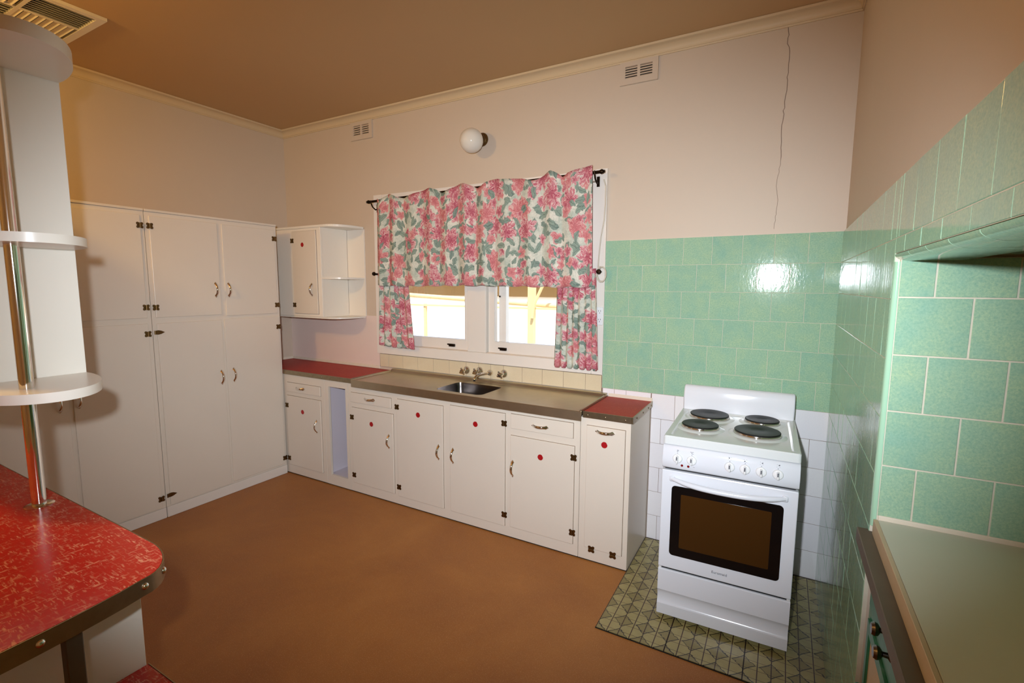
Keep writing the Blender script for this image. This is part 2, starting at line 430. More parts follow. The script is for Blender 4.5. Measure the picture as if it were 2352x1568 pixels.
# ------------------------------------------------------------------ tiles
TM = {}
def tile_mesh(w, h, mat, th=.007):
    k = (round(w, 4), round(h, 4), mat)
    if k not in TM:
        bm = bmesh.new(); b = .0011
        A = [bm.verts.new((sx*w/2, 0, sz*h/2)) for sx, sz in ((-1,-1),(1,-1),(1,1),(-1,1))]
        B = [bm.verts.new((sx*w/2, -th+b, sz*h/2)) for sx, sz in ((-1,-1),(1,-1),(1,1),(-1,1))]
        C_ = [bm.verts.new((sx*(w/2-b), -th, sz*(h/2-b))) for sx, sz in ((-1,-1),(1,-1),(1,1),(-1,1))]
        for X, Y in ((A, B), (B, C_)):
            for i in range(4): bm.faces.new((X[i], X[(i+1) % 4], Y[(i+1) % 4], Y[i]))
        bm.faces.new(C_); TM[k] = mesh(bm, 'tile', mat)
    return TM[k]
def lay(parent, mat, u0, u1, z0, z1, place, gap=.0018):
    """place(u, z) -> (world position, rotation about z)"""
    w, h = u1-u0-gap, z1-z0-gap
    if w < .008 or h < .008: return
    p, rz = place((u0+u1)/2, (z0+z1)/2)
    j = lambda a: random.uniform(-a, a)
    inst('tile', tile_mesh(w, h, mat), parent, p, (j(.006), 0, rz+j(.006)))
def courses(parent, mat, ua, ub, zs, place, phase=0.0, half=True, pitch=T, from_end=False):
    for k in range(len(zs)-1):
        off = (pitch/2 if (k % 2 == 1 and half) else 0) + phase
        cuts = [ua]; u = ua + off
        while u < ub-.004:
            if u > ua+.004: cuts.append(u)
            u += pitch
        cuts.append(ub)
        for a, b in zip(cuts, cuts[1:]): lay(parent, mat, a, b, zs[k+1], zs[k], place)
random.seed(11)
GX0 = W-8*T
back = lambda y: (lambda u, z: ((u, y, z), 0.0))
right = lambda x: (lambda u, z: ((x, -u, z), -PI/2))
zs_g = [ZG-k*T for k in range(7)]; zs_w = [zs_g[-1]-k*T for k in range(6)]+[.003]
gb = struct('grout_bed', nb(GX0-.004, W-.001, -.0096, 0, zs_g[-1], ZG+.001), 'grout', wall_back)
gw = struct('grout_bed', nb(3.314, W-.001, -.0096, 0, 0.001, zs_g[-1]), 'groutw', wall_back)
gw2 = struct('grout_bed', nb(3.008, 3.314, -.0096, 0, .868, zs_g[-1]), 'groutw', wall_back)
courses(wall_back, 'green', GX0, W-.009, zs_g, back(-.004))
for k in range(6):
    cuts = [3.316] + [u for u in [W-.009 - T*(j+(.5 if k % 2 else 0)) for j in range(6, -1, -1)] if u > 3.33] + [W-.009]
    if cuts[-1]-cuts[-2] < .004: cuts.pop(-2)
    for a, b in zip(cuts, cuts[1:]): lay(wall_back, 'white_t', a, b, zs_w[k+1], zs_w[k], back(-.004))
for a, b in ((3.01, 3.085), (3.085, 3.16), (3.16, 3.312)): lay(wall_back, 'white_t', a, b, .868, zs_g[-1], back(-.004))
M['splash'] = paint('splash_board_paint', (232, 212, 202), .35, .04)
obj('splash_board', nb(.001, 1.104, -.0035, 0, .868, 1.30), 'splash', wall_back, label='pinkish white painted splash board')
# beige row above the sink
struct('grout_bed', nb(1.108, 3.004, -.0096, 0, .889, .994), 'groutw', wall_back)
bj = [1.11, 1.203, 1.354, 1.508, 1.661, 1.812, 1.966, 2.074, 2.178, 2.283, 2.432, 2.585, 2.739, 2.893, 3.002]
for a, b in zip(bj, bj[1:]): lay(wall_back, 'beige_t', a, b, .889, .994, back(-.004))
# right wall, full height of tiles up to the alcove, then the lintel
zr = zs_g + zs_w[1:]
struct('grout_bed', nb(W-.0095, W, AY1+.001, -.001, .001, ZG), 'grout', wall_right)
struct('grout_bed', nb(W-.0095, W, AY0-.3, AY1+.001, AZ+.014, ZG), 'grout', wall_lintel)
courses(wall_right, 'green', .011, -AY1-.001, zr, right(W-.004), phase=T/2)
courses(wall_lintel, 'green', -AY1-.001, -AY0+.3, [ZG, ZG-T, AZ+.014], right(W-.004), phase=.03)
courses(wall_near, 'green', -AY0+.012, -AY0+.3, zr[1:], right(W-.004), phase=.05)
struct('grout_bed', nb(W-.0095, W, AY0-.3, AY0-.001, .001, ZG-T), 'grout', wall_near)
# alcove far reveal, soffit and back
struct('grout_bed', nb(W+.001, AX, AY1-.0095, AY1, .94, AZ), 'grout', wall_right)
zv = [AZ, 1.528, 1.383, 1.238, 1.093, .955]
for k in range(5):
    js = [W+.001] + [(4.293 if k % 2 == 0 else 4.366)+.1465*j for j in range(5)]
    js = [u for u in js if u < AX-.01] + [AX-.002]
    for a, b in zip(js, js[1:]): lay(wall_right, 'green', a, b, zv[k+1], zv[k], back(AY1-.004), .0036)
courses(wall_alcove, 'green', -AY1+.012, -AY0-.001, zv, right(AX), phase=.04)
def quarter(n=6, r=.012): return [(r*math.sin(i/n*PI/2), r*math.cos(i/n*PI/2)) for i in range(n+1)]
bm = bmesh.new(); r = .009
poly = [(W-.011+r-r*math.cos(a), AY1-.011+r-r*math.sin(a)) for a in [i/6*PI/2 for i in range(7)]]
prism(bm, poly + [(W+.0005, AY1-.011), (W+.0005, AY1+.0005), (W-.011, AY1+.0005)], .925, AZ-.006, 'z'); obj('tile_edge', bm, 'bull', wall_right, 40)
for k in range(9):                                    # bullnose pieces along the lintel
    y1 = AY1 - .002 - k*.152; y0 = max(y1-.149, AY0)
    if y1 <= AY0: break
    bm = bmesh.new(); r = .034
    poly = [(W-.0115+r-r*math.cos(a), AZ+.012-r*.5*math.sin(a)) for a in [i/7*PI/2 for i in range(8)]]
    prism(bm, poly + [(W+.115, AZ-.005), (W+.115, AZ+.003), (W-.001, AZ+.003), (W-.001, AZ+.012)], y0, y1, 'y')
    obj('lintel_tile', bm, 'green', wall_lintel, 40)
for k in range(8):
    y1 = AY1 - .006 - k*T; y0 = max(y1-T+.003, AY0+.002)
    if y1 <= AY0+.02: break
    for j in range(4):
        x0 = W+.12+j*T; x1 = min(x0+T-.003, AX-.002)
        bm = nb(x0, x1, y0, y1, AZ+.006, AZ+.019); obj('soffit_tile', bm, 'green', wall_lintel)

# patterned vinyl tiles under the stove
hp = struct('floor_patch', nb(3.312, W-.012, -.935, -.012, .0005, .003), 'gap')
bm = nb(-.1503, .1503, -.1503, .1503, 0, .003); vt = mesh(bm, 'vinyl_tile', 'hearth')
for i in range(3):
    for j in range(3):
        inst('vinyl_tile', vt, hp, (3.314+.1515+i*.303, -.932+.1515+j*.303, .0032))

# ------------------------------------------------------------------ window
w1 = thing('window_1', (2.05, .02, 1.0), 'white painted timber casement window with two sashes above the sink', 'window')
del w1['category']; w1['kind'] = 'structure'
YF = -.018
bm = bmesh.new()
box(bm, 1.09, WX0, YF, -.0005, .998, 2.255); box(bm, WX1, 3.006, YF, -.0005, .998, 2.255)
obj('architrave', bm, 'board', w1)
obj('architrave', nb(WX0+.001, WX1-.001, YF, -.0005, 2.19, 2.255, .002), 'board', w1)
obj('window_sill', nb(WX0+.001, WX1-.001, -.024, .12, .998, 1.074, .003), 'board', w1)
obj('mullion', nb(1.984, 2.138, YF+.002, .10, 1.0745, 2.189, .002), 'board', w1)
def sash(x0, x1, gx0, gx1):
    s = obj('sash', (lambda b: (box(b, x0, gx0, .012, .05, 1.078, 2.186), box(b, gx1, x1, .012, .05, 1.078, 2.186),
        box(b, gx0, gx1, .012, .05, 1.078, 1.156), box(b, gx0, gx1, .012, .05, 2.11, 2.186), b)[-1])(bmesh.new()), 'board', w1)
    bm = bmesh.new()
    for a0, a1, b0, b1 in ((gx0-.008, gx0, 1.148, 2.118), (gx1, gx1+.008, 1.148, 2.118), (gx0, gx1, 1.148, 1.156), (gx0, gx1, 2.11, 2.118)):
        box(bm, a0, a1, .008, .0119, b0, b1)
    obj('glazing_bead', bm, 'board', s)
    obj('pane', nb(gx0-.004, gx1+.004, .028, .032, 1.15, 2.116), 'glass', s)
    return s
s1 = sash(1.180, 1.976, 1.262, 1.943); s2 = sash(2.146, 2.930, 2.196, 2.855)
bm = bmesh.new(); box(bm, 1.163, 1.1745, -.014, .1, 1.08, 2.18); 
bm.free()
for s, x in ((s1, 1.828), (s2, 2.272)):
    bm = nb(x-.026, x+.026, -.004, .0118, 1.098, 1.118, .002); box(bm, x-.034, x+.012, -.010, -.004, 1.110, 1.120, .001)
    obj('catch', bm, 'darkmetal', s, label='dark metal window catch')
bm = nb(2.205, 2.262, .06, .10, 1.09, 2.18); obj('outer_stop', bm, 'board', s2)
cyl_b = cyl(bmesh.new(), (2.214, .059, 1.476), (2.214, .05, 1.476), .006, n=10); obj('stay_peg', cyl_b, 'darkmetal', s2)

# curtain rods
rod = thing('curtain_rod', (2.04, -.06, 2.2), 'dark bronze curtain rod over the top of the window', 'curtain rod')
obj('pole', tube(bmesh.new(), [(1.10, -.075, 2.196), (2.0, -.075, 2.212), (2.985, -.075, 2.226)], .009, 10), 'darkmetal', rod, 40)
for x, z in ((1.10, 2.196), (2.985, 2.226)):
    sgn = -1 if x < 2 else 1
    bm = bmesh.new(); lathe(bm, [(0, -.014), (.011, -.010), (.0145, 0), (.011, .010), (.006, .014), (.010, .018), (0, .022)], (x+sgn*.004, -.075, z), (sgn, 0, 0), 14)
    obj('finial', bm, 'darkmetal', rod, 40)
    bx_ = x-sgn*.035
    bm = bmesh.new(); tube(bm, [(bx_, -.0185, z-.05), (bx_, -.045, z-.058), (bx_, -.075, z-.04), (bx_, -.092, z-.012), (bx_, -.094, z+.006)], .005, 8)
    box(bm, bx_-.009, bx_+.009, -.0225, -.0185, z-.075, z-.015)
    obj('bracket', bm, 'darkmetal', rod, 40)
rod2 = thing('cafe_rod', (2.04, -.05, 1.64), 'thin dark café curtain rod behind the valance, ends at window sides', 'curtain rod')
obj('pole', tube(bmesh.new(), [(1.125, -.05, 1.636), (2.985, -.05, 1.640)], .006, 8), 'darkmetal', rod2, 40)
for x in (1.122, 2.982):
    bm = bmesh.new(); lathe(bm, [(0, -.03), (.012, -.027), (.016, -.016), (.012, -.006), (.007, 0), (.006, .029)], (x, -.049, 1.64), (0, 1, 0), 14)
    obj('knob', bm, 'darkmetal', rod2, 40)

# curtains: pleated sheets that hang from the rods
def curtain(name, x0b, x1b, x0t, x1t, zt, zb, yc, folds, amp, label, seed, heading=.0, hem=.0, cloth=1.25):
    rnd = random.Random(seed); nx, nz = int(folds*16), 26
    ph = [rnd.uniform(-.9, .9) for _ in range(40)]; am = [rnd.uniform(.55, 1.25) for _ in range(40)]
    bm = bmesh.new(); uvl = bm.loops.layers.uv.new('UVMap'); grid = []
    for j in range(nz+1):
        tz = j/nz; row = []
        for i in range(nx+1):
            s = i/nx
            k = s*folds; a = am[int(k) % 40]*(1-k % 1) + am[(int(k)+1) % 40]*(k % 1)
            wob = ph[int(k) % 40]*(1-k % 1) + ph[(int(k)+1) % 40]*(k % 1)
            wave = math.sin(2*PI*k + wob)
            x = (x0t+(x1t-x0t)*s)*(1-tz) + (x0b+(x1b-x0b)*s)*tz + .25*amp*a*math.sin(4*PI*k+wob)
            top = zt(s) + heading*(abs(math.sin(PI*k*.5+wob))**1.5)*(1-tz)
            z = top + (zb(s)-top)*tz + hem*math.sin(2*PI*k+1)*tz
            y = yc - amp*a*(.75+.35*tz)*(1+wave)
            row.append((bm.verts.new((x, y, z)), (s*(x1b-x0b)*cloth, (1-tz)*(zt(.5)-zb(.5)))))
        grid.append(row)
    for j in range(nz):
        for i in range(nx):
            q = [grid[j][i], grid[j+1][i], grid[j+1][i+1], grid[j][i+1]]
            f = bm.faces.new([a[0] for a in q])
            for l, a in zip(f.loops, q): l[uvl].uv = (a[1][0]+seed*1.37, a[1][1]+seed*.61)
    o = obj(name, bm, 'floral', None, 180, label, 'curtain')
    md = o.modifiers.new('thick', 'SOLIDIFY'); md.thickness = .0018; md.offset = 0
    return o
curtain('valance_curtain', 1.196, 2.955, 1.205, 2.938, lambda s: 2.188+.032*s, lambda s: 1.548-.004*math.sin(s*9), -.087, 11, .015,
        'wide floral valance curtain across the top of the window', 1, heading=.045, hem=.004)
curtain('side_curtain', 1.175, 1.535, 1.185, 1.47, lambda s: 1.66, lambda s: 1.075-.012*s, -.058, 6, .012,
        'narrow floral side curtain hanging left of the sink window', 2, hem=.005)
curtain('side_curtain', 2.70, 2.995, 2.715, 2.965, lambda s: 1.66, lambda s: 1.034, -.058, 7, .013,
        'narrow floral side curtain hanging right beside the green tiles', 3, hem=.006)
# blind cord and power point on the right window board
pts = [(2.987, -.028, 2.19), (3.000, -.026, 2.15), (3.000, -.026, 2.05), (2.995, -.026, 1.95), (2.978, -.026, 1.85), (2.968, -.026, 1.74), (2.966, -.03, 1.67)]
for i in range(26):
    a = PI*.75 - i/12*2*PI; rr = .043+.002*i/10
    pts.append((2.995+rr*math.cos(a)*.62, -.040-.0006*i, 1.625+rr*math.sin(a)))
obj('window_cord', tube(bmesh.new(), pts, .004, 8), 'wire', None, 60, 'cream cord hanging from the curtain rod and coiled by the right curtain', 'cord')
po = thing('power_outlet', (2.985, -.019, 1.37), 'white double power outlet on the window board behind the right curtain', 'power outlet')
obj('plate', nb(2.952, 3.003, -.027, -.0185, 1.312, 1.424, .003, 2), 'plastic', po)
for z in (1.395, 1.342):
    bm = bmesh.new()
    for dx, dz, a in ((-.007, .005, .5), (.007, .005, -.5), (0, -.008, 0)):
        b2 = box(bm, 2.982+dx-.0012, 2.982+dx+.0012, -.0276, -.0266, z+dz-.004, z+dz+.004)
    obj('socket', bm, 'gap', po)

# ------------------------------------------------------------------ hardware meshes shared by doors and drawers
def handle_mesh():
    # bow handle along local z, fixed to the plane y=0, standing out to -y
    bm = bmesh.new(); n = 16; rows = []
    for i in range(n+1):
        s = i/n*2-1; z = s*.055
        y = -.003 - .024*max(0, 1-(abs(s)/.82)**2.2) if abs(s) < .82 else -.003
        wd = .0078 if abs(s) < .6 else (.0078+.005*(abs(s)-.6)/.18 if abs(s) < .78 else .0128*max(.03, (1-abs(s))/.22))
        th = .0058 if abs(s) < .78 else .003
        rows.append([bm.verts.new((wd*math.cos(2*PI*k/8), y+th*math.sin(2*PI*k/8), z)) for k in range(8)])
    for A, B in zip(rows, rows[1:]):
        for k in range(8): bm.faces.new((A[k], A[(k+1) % 8], B[(k+1) % 8], B[k]))
    bm.faces.new(rows[0][::-1]); bm.faces.new(rows[-1])
    for s in (-1, 1): lathe(bm, [(0, 0), (.004, 0), (.004, .006), (.002, .008), (0, .008)], (0, .0005, s*.047), (0, -1, 0), 8)
    return mesh(bm, 'handle', 'chrome', 50)
HANDLE = handle_mesh()
def hinge_mesh():
    bm = bmesh.new()
    for s in (-1, 1):
        poly = [(s*.002, -.013), (s*.006, -.017), (s*.012, -.019), (s*.018, -.016), (s*.019, -.008), (s*.015, -.003), (s*.015, .003), (s*.019, .008), (s*.018, .016), (s*.012, .019), (s*.006, .017), (s*.002, .013)]
        prism(bm, poly, -.003, 0, 'y')
        for z in (-.011, .011): lathe(bm, [(.003, 0), (.003, .001), (0, .002)], (s*.012, -.003, z), (0, -1, 0), 6)
    cyl(bm, (0, -.004, -.016), (0, -.004, .016), .0035, n=8)
    return mesh(bm, 'hinge', 'brass', 40)
HINGE = hinge_mesh()
def bullet_mesh():
    bm = bmesh.new()
    poly = [(-.022, -.010), (-.012, -.013), (0, -.014), (.014, -.011), (.026, -.005), (.036, 0), (.026, .005), (.014, .011), (0, .014), (-.012, .013), (-.022, .010)]
    prism(bm, poly, -.004, 0, 'y', .001, 1); cyl(bm, (-.022, -.005, -.012), (-.022, -.005, .012), .0042, n=8)
    lathe(bm, [(.004, 0), (.003, .002), (0, .003)], (.006, -.004, 0), (0, -1, 0), 8)
    return mesh(bm, 'hinge', 'brass', 40)
BULLET = bullet_mesh()
def dot_mesh():
    bm = bmesh.new(); poly = []
    for i in range(24):
        a = 2*PI*i/24; r = .0175*(1-.09*math.exp(-((a-.5)/.25)**2)); poly.append((r*math.cos(a), r*math.sin(a)))
    prism(bm, poly, -.0009, 0, 'y'); return mesh(bm, 'sticker', 'sticker')
DOT = dot_mesh()

# a door or drawer front: 'y' faces -y (back wall run), 'x' faces +x (pantry run)
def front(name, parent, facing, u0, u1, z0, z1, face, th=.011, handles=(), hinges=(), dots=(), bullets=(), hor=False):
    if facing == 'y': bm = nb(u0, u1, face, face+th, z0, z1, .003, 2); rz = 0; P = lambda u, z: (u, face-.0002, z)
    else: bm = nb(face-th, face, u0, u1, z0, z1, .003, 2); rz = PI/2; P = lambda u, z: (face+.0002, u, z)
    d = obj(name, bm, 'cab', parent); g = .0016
    if facing == 'y': obj('dirty_gap', nb(u0-g, u1+g, face+th-.0012, face+th-.0002, z0-g, z1+g), 'gapline', d)  # thin brown plate behind the front, its rim the dirt line
    else: obj('dirty_gap', nb(face-th+.0002, face-th+.0012, u0-g, u1+g, z0-g, z1+g), 'gapline', d)
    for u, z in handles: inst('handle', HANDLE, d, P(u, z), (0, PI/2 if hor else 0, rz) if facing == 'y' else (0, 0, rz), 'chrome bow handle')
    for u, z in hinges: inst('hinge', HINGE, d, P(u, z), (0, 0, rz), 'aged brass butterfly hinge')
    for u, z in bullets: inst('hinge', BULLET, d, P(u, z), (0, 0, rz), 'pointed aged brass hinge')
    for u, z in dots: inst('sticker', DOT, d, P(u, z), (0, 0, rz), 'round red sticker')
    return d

# ------------------------------------------------------------------ pantry cupboards along the left wall
PX = .473
def pantry(y0, y1, label):
    p = thing('pantry_cupboard', (PX/2, (y0+y1)/2, 0), label, 'cupboard')
    bm = bmesh.new(); f = PX-.008
    box(bm, .002, f-.019, y0, y0+.018, 0.001, 2.0); box(bm, .002, f-.019, y1-.018, y1, 0.001, 2.0)
    box(bm, .002, .012, y0+.018, y1-.018, 0.001, 2.0)
    obj('carcass', bm, 'cab', p)
    obj('face_frame', nb(f-.018, f, y0, y1, .0715, 2.0, .001), 'cab', p)
    obj('top', nb(.002, f+.006, y0, y1, 2.0005, 2.016, .002), 'cab', p)
    obj('plinth', nb(f-.03, f+.006, y0+.001, y1-.001, .0005, .071, .002), 'board', p)
    return p
p1 = pantry(-1.346, -.446, 'tall white four-door pantry cupboard with chrome handles, next to the corner')
front('door', p1, 'x', -1.324, -.905, 1.335, 1.975, PX, handles=[(-.941, 1.512)], hinges=[(-1.322, 1.912), (-1.322, 1.400)])
front('door', p1, 'x', -.872, -.466, 1.325, 1.972, PX, handles=[(-.849, 1.512)], hinges=[(-.470, 1.905), (-.470, 1.391)])
front('door', p1, 'x', -1.322, -.910, .078, 1.298, PX, handles=[(-.937, .886)], bullets=[(-1.318, 1.240), (-1.318, .150)])
front('door', p1, 'x', -.893, -.462, .086, 1.302, PX, handles=[(-.848, .890)], hinges=[(-.468, 1.218), (-.466, .136)])
p2 = pantry(-2.190, -1.349, 'tall white pantry cupboard half hidden behind the curved shelves')
front('door', p2, 'x', -1.768, -1.372, 1.335, 1.975, PX, handles=[(-1.745, 1.512)], hinges=[(-1.376, 1.911), (-1.376, 1.402)])
front('door', p2, 'x', -2.178, -1.802, 1.335, 1.975, PX, handles=[(-1.83, 1.512)], hinges=[(-2.173, 1.911), (-2.173, 1.402)])
front('door', p2, 'x', -1.775, -1.372, .078, 1.300, PX, handles=[(-1.752, .888)], hinges=[(-1.378, 1.234), (-1.376, .141)])
front('door', p2, 'x', -2.178, -1.796, .078, 1.300, PX, handles=[(-1.838, .882)], hinges=[(-2.173, 1.234), (-2.173, .141)])

# ------------------------------------------------------------------ base cabinets along the window wall
FY = -.444                       # face of doors
def base_unit(name, x0, x1, label, zt=.832, open_slot=None):
    c = thing(name, ((x0+x1)/2, -.22, 0), label, 'cabinet')
    f = FY+.010
    bm = bmesh.new()
    box(bm, x0, x0+.016, f+.0185, -.006, .001, zt); box(bm, x1-.016, x1, f+.0185, -.006, .001, zt)
    box(bm, x0+.016, x1-.016, -.018, -.006, .001, zt); box(bm, x0+.016, x1-.016, f+.0185, -.018, .07, .085)
    obj('carcass', bm, 'cabin' if open_slot else 'cab', c)
    bm = bmesh.new()
    if open_slot:
        a, b, z0, z1 = open_slot
        box(bm, x0, a, f, f+.018, .007, zt); box(bm, b, x1, f, f+.018, .007, zt)
        box(bm, a, b, f, f+.018, .007, z0); box(bm, a, b, f, f+.018, z1, zt)
    else: box(bm, x0, x1, f, f+.018, .007, zt, .0008)
    obj('face_frame', bm, 'cab', c)
    obj('floor_gap_shade', nb(x0, x1, f+.003, f+.016, .0008, .0068), 'gap', c); return c  # near-black strip painted in for the shade under the cabinet front
c1 = base_unit('base_cabinet', .440, .940, 'white base cabinet in the corner with one drawer and one door')
front('drawer', c1, 'y', .500, .900, .694, .768, FY, handles=[(.674, .733)], hor=True)
front('door', c1, 'y', .492, .898, .080, .660, FY, handles=[(.852, .451)], hinges=[(.500, .579), (.500, .135)], dots=[(.688, .544)])
c2 = base_unit('tray_cabinet', .9425, 1.196, 'narrow open-fronted white cabinet slot between two base cabinets', open_slot=(.985, 1.168, .085, .782))
c3 = base_unit('sink_cabinet', 1.1985, 3.028, 'long white cabinet under the steel sink with four doors and two drawers')
front('drawer', c3, 'y', 1.230, 1.625, .695, .767, FY, handles=[(1.427, .736)], hor=True)
front('door', c3, 'y', 1.236, 1.642, .078, .655, FY, handles=[(1.605, .457)], hinges=[(1.242, .582), (1.248, .140)], dots=[(1.437, .555)])
front('door', c3, 'y', 1.680, 2.076, .070, .770, FY, handles=[(2.044, .456)], hinges=[(1.684, .715), (1.690, .139)], dots=[(1.871, .683)])
front('door', c3, 'y', 2.134, 2.546, .070, .784, FY, handles=[(2.161, .453)], hinges=[(2.543, .724), (2.546, .146)], dots=[(2.334, .688)])
front('drawer', c3, 'y', 2.586, 2.988, .700, .789, FY, handles=[(2.785, .741)], hor=True)
front('door', c3, 'y', 2.586, 2.998, .076, .656, FY, handles=[(2.605, .454)], hinges=[(2.996, .592), (2.996, .148)], dots=[(2.788, .556)])
c4 = base_unit('bin_cabinet', 3.0305, 3.312, 'narrow white tilt-out bin cabinet at the end beside the stove')
d4 = front('door', c4, 'y', 3.068, 3.284, .082, .790, FY, handles=[(3.175, .766)], dots=[(3.172, .695)], hor=True)
for x in (3.113, 3.237): inst('hinge', HINGE, d4, (x, FY-.0002, .080), (0, PI/2, 0), 'aged brass butterfly hinge')

# worktops
def screw_mesh():
    bm = bmesh.new(); lathe(bm, [(.0055, 0), (.005, .0015), (.003, .003), (0, .0035)], (0, 0, 0), (0, -1, 0), 10); return mesh(bm, 'screw', 'strip', 60)
SCREW = screw_mesh()
wt = thing('worktop', (.6, -.22, .833), 'red laminate corner worktop with metal edging, left of the sink', 'worktop')
obj('top', nb(.004, 1.262, -.438, -.004, .834, .866), 'redplain', wt)
obj('edging', nb(.470, 1.262, -.4475, -.4385, .834, .8685, .001), 'strip', wt)
for x in (.52, .60, .68, .83, .93, 1.02, 1.10, 1.18): inst('screw', SCREW, wt, (x, -.4476, .850))
bm = nb(.012, 1.105, -.013, -.0005, .8668, .890, .004, 2); obj('bead', bm, 'cream_bead', wt)
obj('bead', nb(.0005, .0115, -.434, -.0005, .8668, .890, .004, 2), 'cream_bead', wt)
wt2 = thing('worktop', (3.17, -.22, .833), 'small red laminate worktop with metal edging between sink and stove', 'worktop')
obj('top', nb(3.046, 3.318, -.440, -.016, .834, .866), 'redplain', wt2)
obj('edging', nb(3.046, 3.3185, -.4495, -.4405, .834, .8685, .001), 'strip', wt2)
obj('edging', nb(3.3190, 3.326, -.4495, -.016, .834, .8685, .001), 'strip', wt2)
for x in (3.075, 3.175, 3.285): inst('screw', SCREW, wt2, (x, -.4496, .850))
for y in (-.37, -.24, -.12, -.05): inst('screw', SCREW, wt2, (3.3262, y, .850), (0, 0, PI/2))
obj('bead', nb(3.048, 3.322, -.0155, -.0055, .834, .886, .003, 2), 'cream_bead', wt2)

# stainless sink bench with one bowl
sk = thing('sink_bench', (2.15, -.22, .833), 'long stainless steel sink bench with drainers and one bowl', 'sink')
SX0, SX1, SY0, SY1, SZ = 1.266, 3.043, -.462, -.013, .868
BX0, BX1, BY0, BY1 = 1.985, 2.350, -.408, -.128
def rrect(x0, x1, y0, y1, r, n=5):
    out = []
    for cx, cy, a0 in ((x1-r, y1-r, 0), (x0+r, y1-r, PI/2), (x0+r, y0+r, PI), (x1-r, y0+r, 1.5*PI)):
        for i in range(n+1):
            a = a0+i/n*PI/2; out.append((cx+r*math.cos(a), cy+r*math.sin(a)))
    return out
bm = bmesh.new()
hole = rrect(BX0, BX1, BY0, BY1, .04, 5); ro = [bm.verts.new((a, b, SZ-.001)) for a, b in hole]
# deck ring: connect the hole to an outer rectangle ordered the same way
def on_rect(a, b):
    cx, cy = (BX0+BX1)/2, (BY0+BY1)/2; dx, dy = a-cx, b-cy
    hx, hy = (BX1-BX0)/2+.012, (BY1-BY0)/2+.012; s = min(hx/abs(dx) if abs(dx) > 1e-6 else 9e9, hy/abs(dy) if abs(dy) > 1e-6 else 9e9)
    return (cx+dx*s, cy+dy*s, SZ)
rect = [bm.verts.new(on_rect(a, b)) for a, b in hole]
N = len(hole)
for i in range(N): bm.faces.new((ro[i], ro[(i+1) % N], rect[(i+1) % N], rect[i]))
hx0, hx1, hy0, hy1 = BX0-.012, BX1+.012, BY0-.012, BY1+.012
def quad(bm, pts): return bm.faces.new([bm.verts.new(p) for p in pts])
# corners left open between ring hits are filled by the four deck panels meeting at the hole's bounding box
for cxs in ((hx0, hy0), (hx1, hy0), (hx1, hy1), (hx0, hy1)):
    cv = Vector((cxs[0], cxs[1], SZ)); near = sorted(range(N), key=lambda i: (rect[i].co-cv).length)[:2]
    if abs(near[0]-near[1]) in (1, N-1): bm.faces.new((rect[near[0]], rect[near[1]], bm.verts.new(cv)))
def deck(x0, x1, y0, y1): quad(bm, [(x0, y0, SZ), (x1, y0, SZ), (x1, y1, SZ), (x0, y1, SZ)])
ex = .016
deck(SX0+ex, hx0, SY0, hy0); deck(hx0, hx1, SY0, hy0); deck(hx1, SX1-ex, SY0, hy0)
deck(SX0+ex, hx0, hy0, hy1); deck(hx1, SX1-ex, hy0, hy1)
deck(SX0+ex, hx0, hy1, SY1-.05); deck(hx0, hx1, hy1, SY1-.05); deck(hx1, SX1-ex, hy1, SY1-.05)
# front apron
box(bm, SX0, SX1, SY0-.006, SY0, .815, SZ+.001, .002)
obj('deck', bm, 'brushed', sk)
bm = bmesh.new()                                       # raised back and side rims
prof = [(SY1-.05, SZ), (SY1-.042, SZ+.004), (SY1-.034, SZ+.016), (SY1-.024, SZ+.019), (SY1, SZ+.019), (SY1, SZ-.03), (SY1-.05, SZ-.03)]
prism(bm, prof, SX0, SX1, 'x'); obj('back_rim', bm, 'brushed', sk, 50)
for s, xe in ((1, SX0), (-1, SX1)):
    bm = bmesh.new()
    prof = [(xe, SZ-.02), (xe, SZ+.010), (xe+s*.007, SZ+.012), (xe+s*.016, SZ), (xe+s*.016, SZ-.02)]
    prism(bm, prof, SY0, SY1-.0505, 'y'); obj('side_rim', bm, 'brushed', sk, 50)
bm = bmesh.new()
rings = []
for inset, z in ((0, SZ-.001), (.004, SZ-.03), (.012, SZ-.15), (.03, SZ-.175)):
    rings.append([bm.verts.new((a, b, z)) for a, b in rrect(BX0+inset, BX1-inset, BY0+inset, BY1-inset, .04, 5)])
for A, B in zip(rings, rings[1:]):
    for i in range(N): bm.faces.new((A[i], A[(i+1) % N], B[(i+1) % N], B[i]))
bm.faces.new(rings[-1])
obj('bowl', bm, 'bowl', sk, 60)

# wall taps
def tap(x, z, label):
    t = thing('wall_tap', (x, -.012, z), label, 'tap')
    bm = bmesh.new(); lathe(bm, [(0, 0), (.030, 0), (.029, .006), (.024, .016), (.015, .024), (.013, .034), (0, .034)], (x, -.0115, z), (0, -1, 0), 24)
    obj('flange', bm, 'chrome', t, 40)
    bm = bmesh.new(); lathe(bm, [(.009, 0), (.011, .010), (.017, .014), (.018, .030), (.013, .036), (0, .037)], (x, -.0460, z), (0, -1, 0), 18)
    for k in range(4):
        a = k*PI/2+.5; dx, dz = math.cos(a), math.sin(a)
        cyl(bm, (x+.012*dx, -.067, z+.012*dz), (x+.026*dx, -.069, z+.026*dz), .0065, .0075, 10)
    obj('handle', bm, 'chrome', t, 40)
tap(1.972, .935, 'chrome wall tap, leftmost of the three over the sink')
tap(2.086, .940, 'chrome wall tap just left of the spout over the sink')
tap(2.290, .938, 'chrome wall tap, rightmost of the three over the sink')
sp = thing('sink_spout', (2.176, -.012, .935), 'chrome swivel spout curving from the wall above the sink bowl', 'spout')
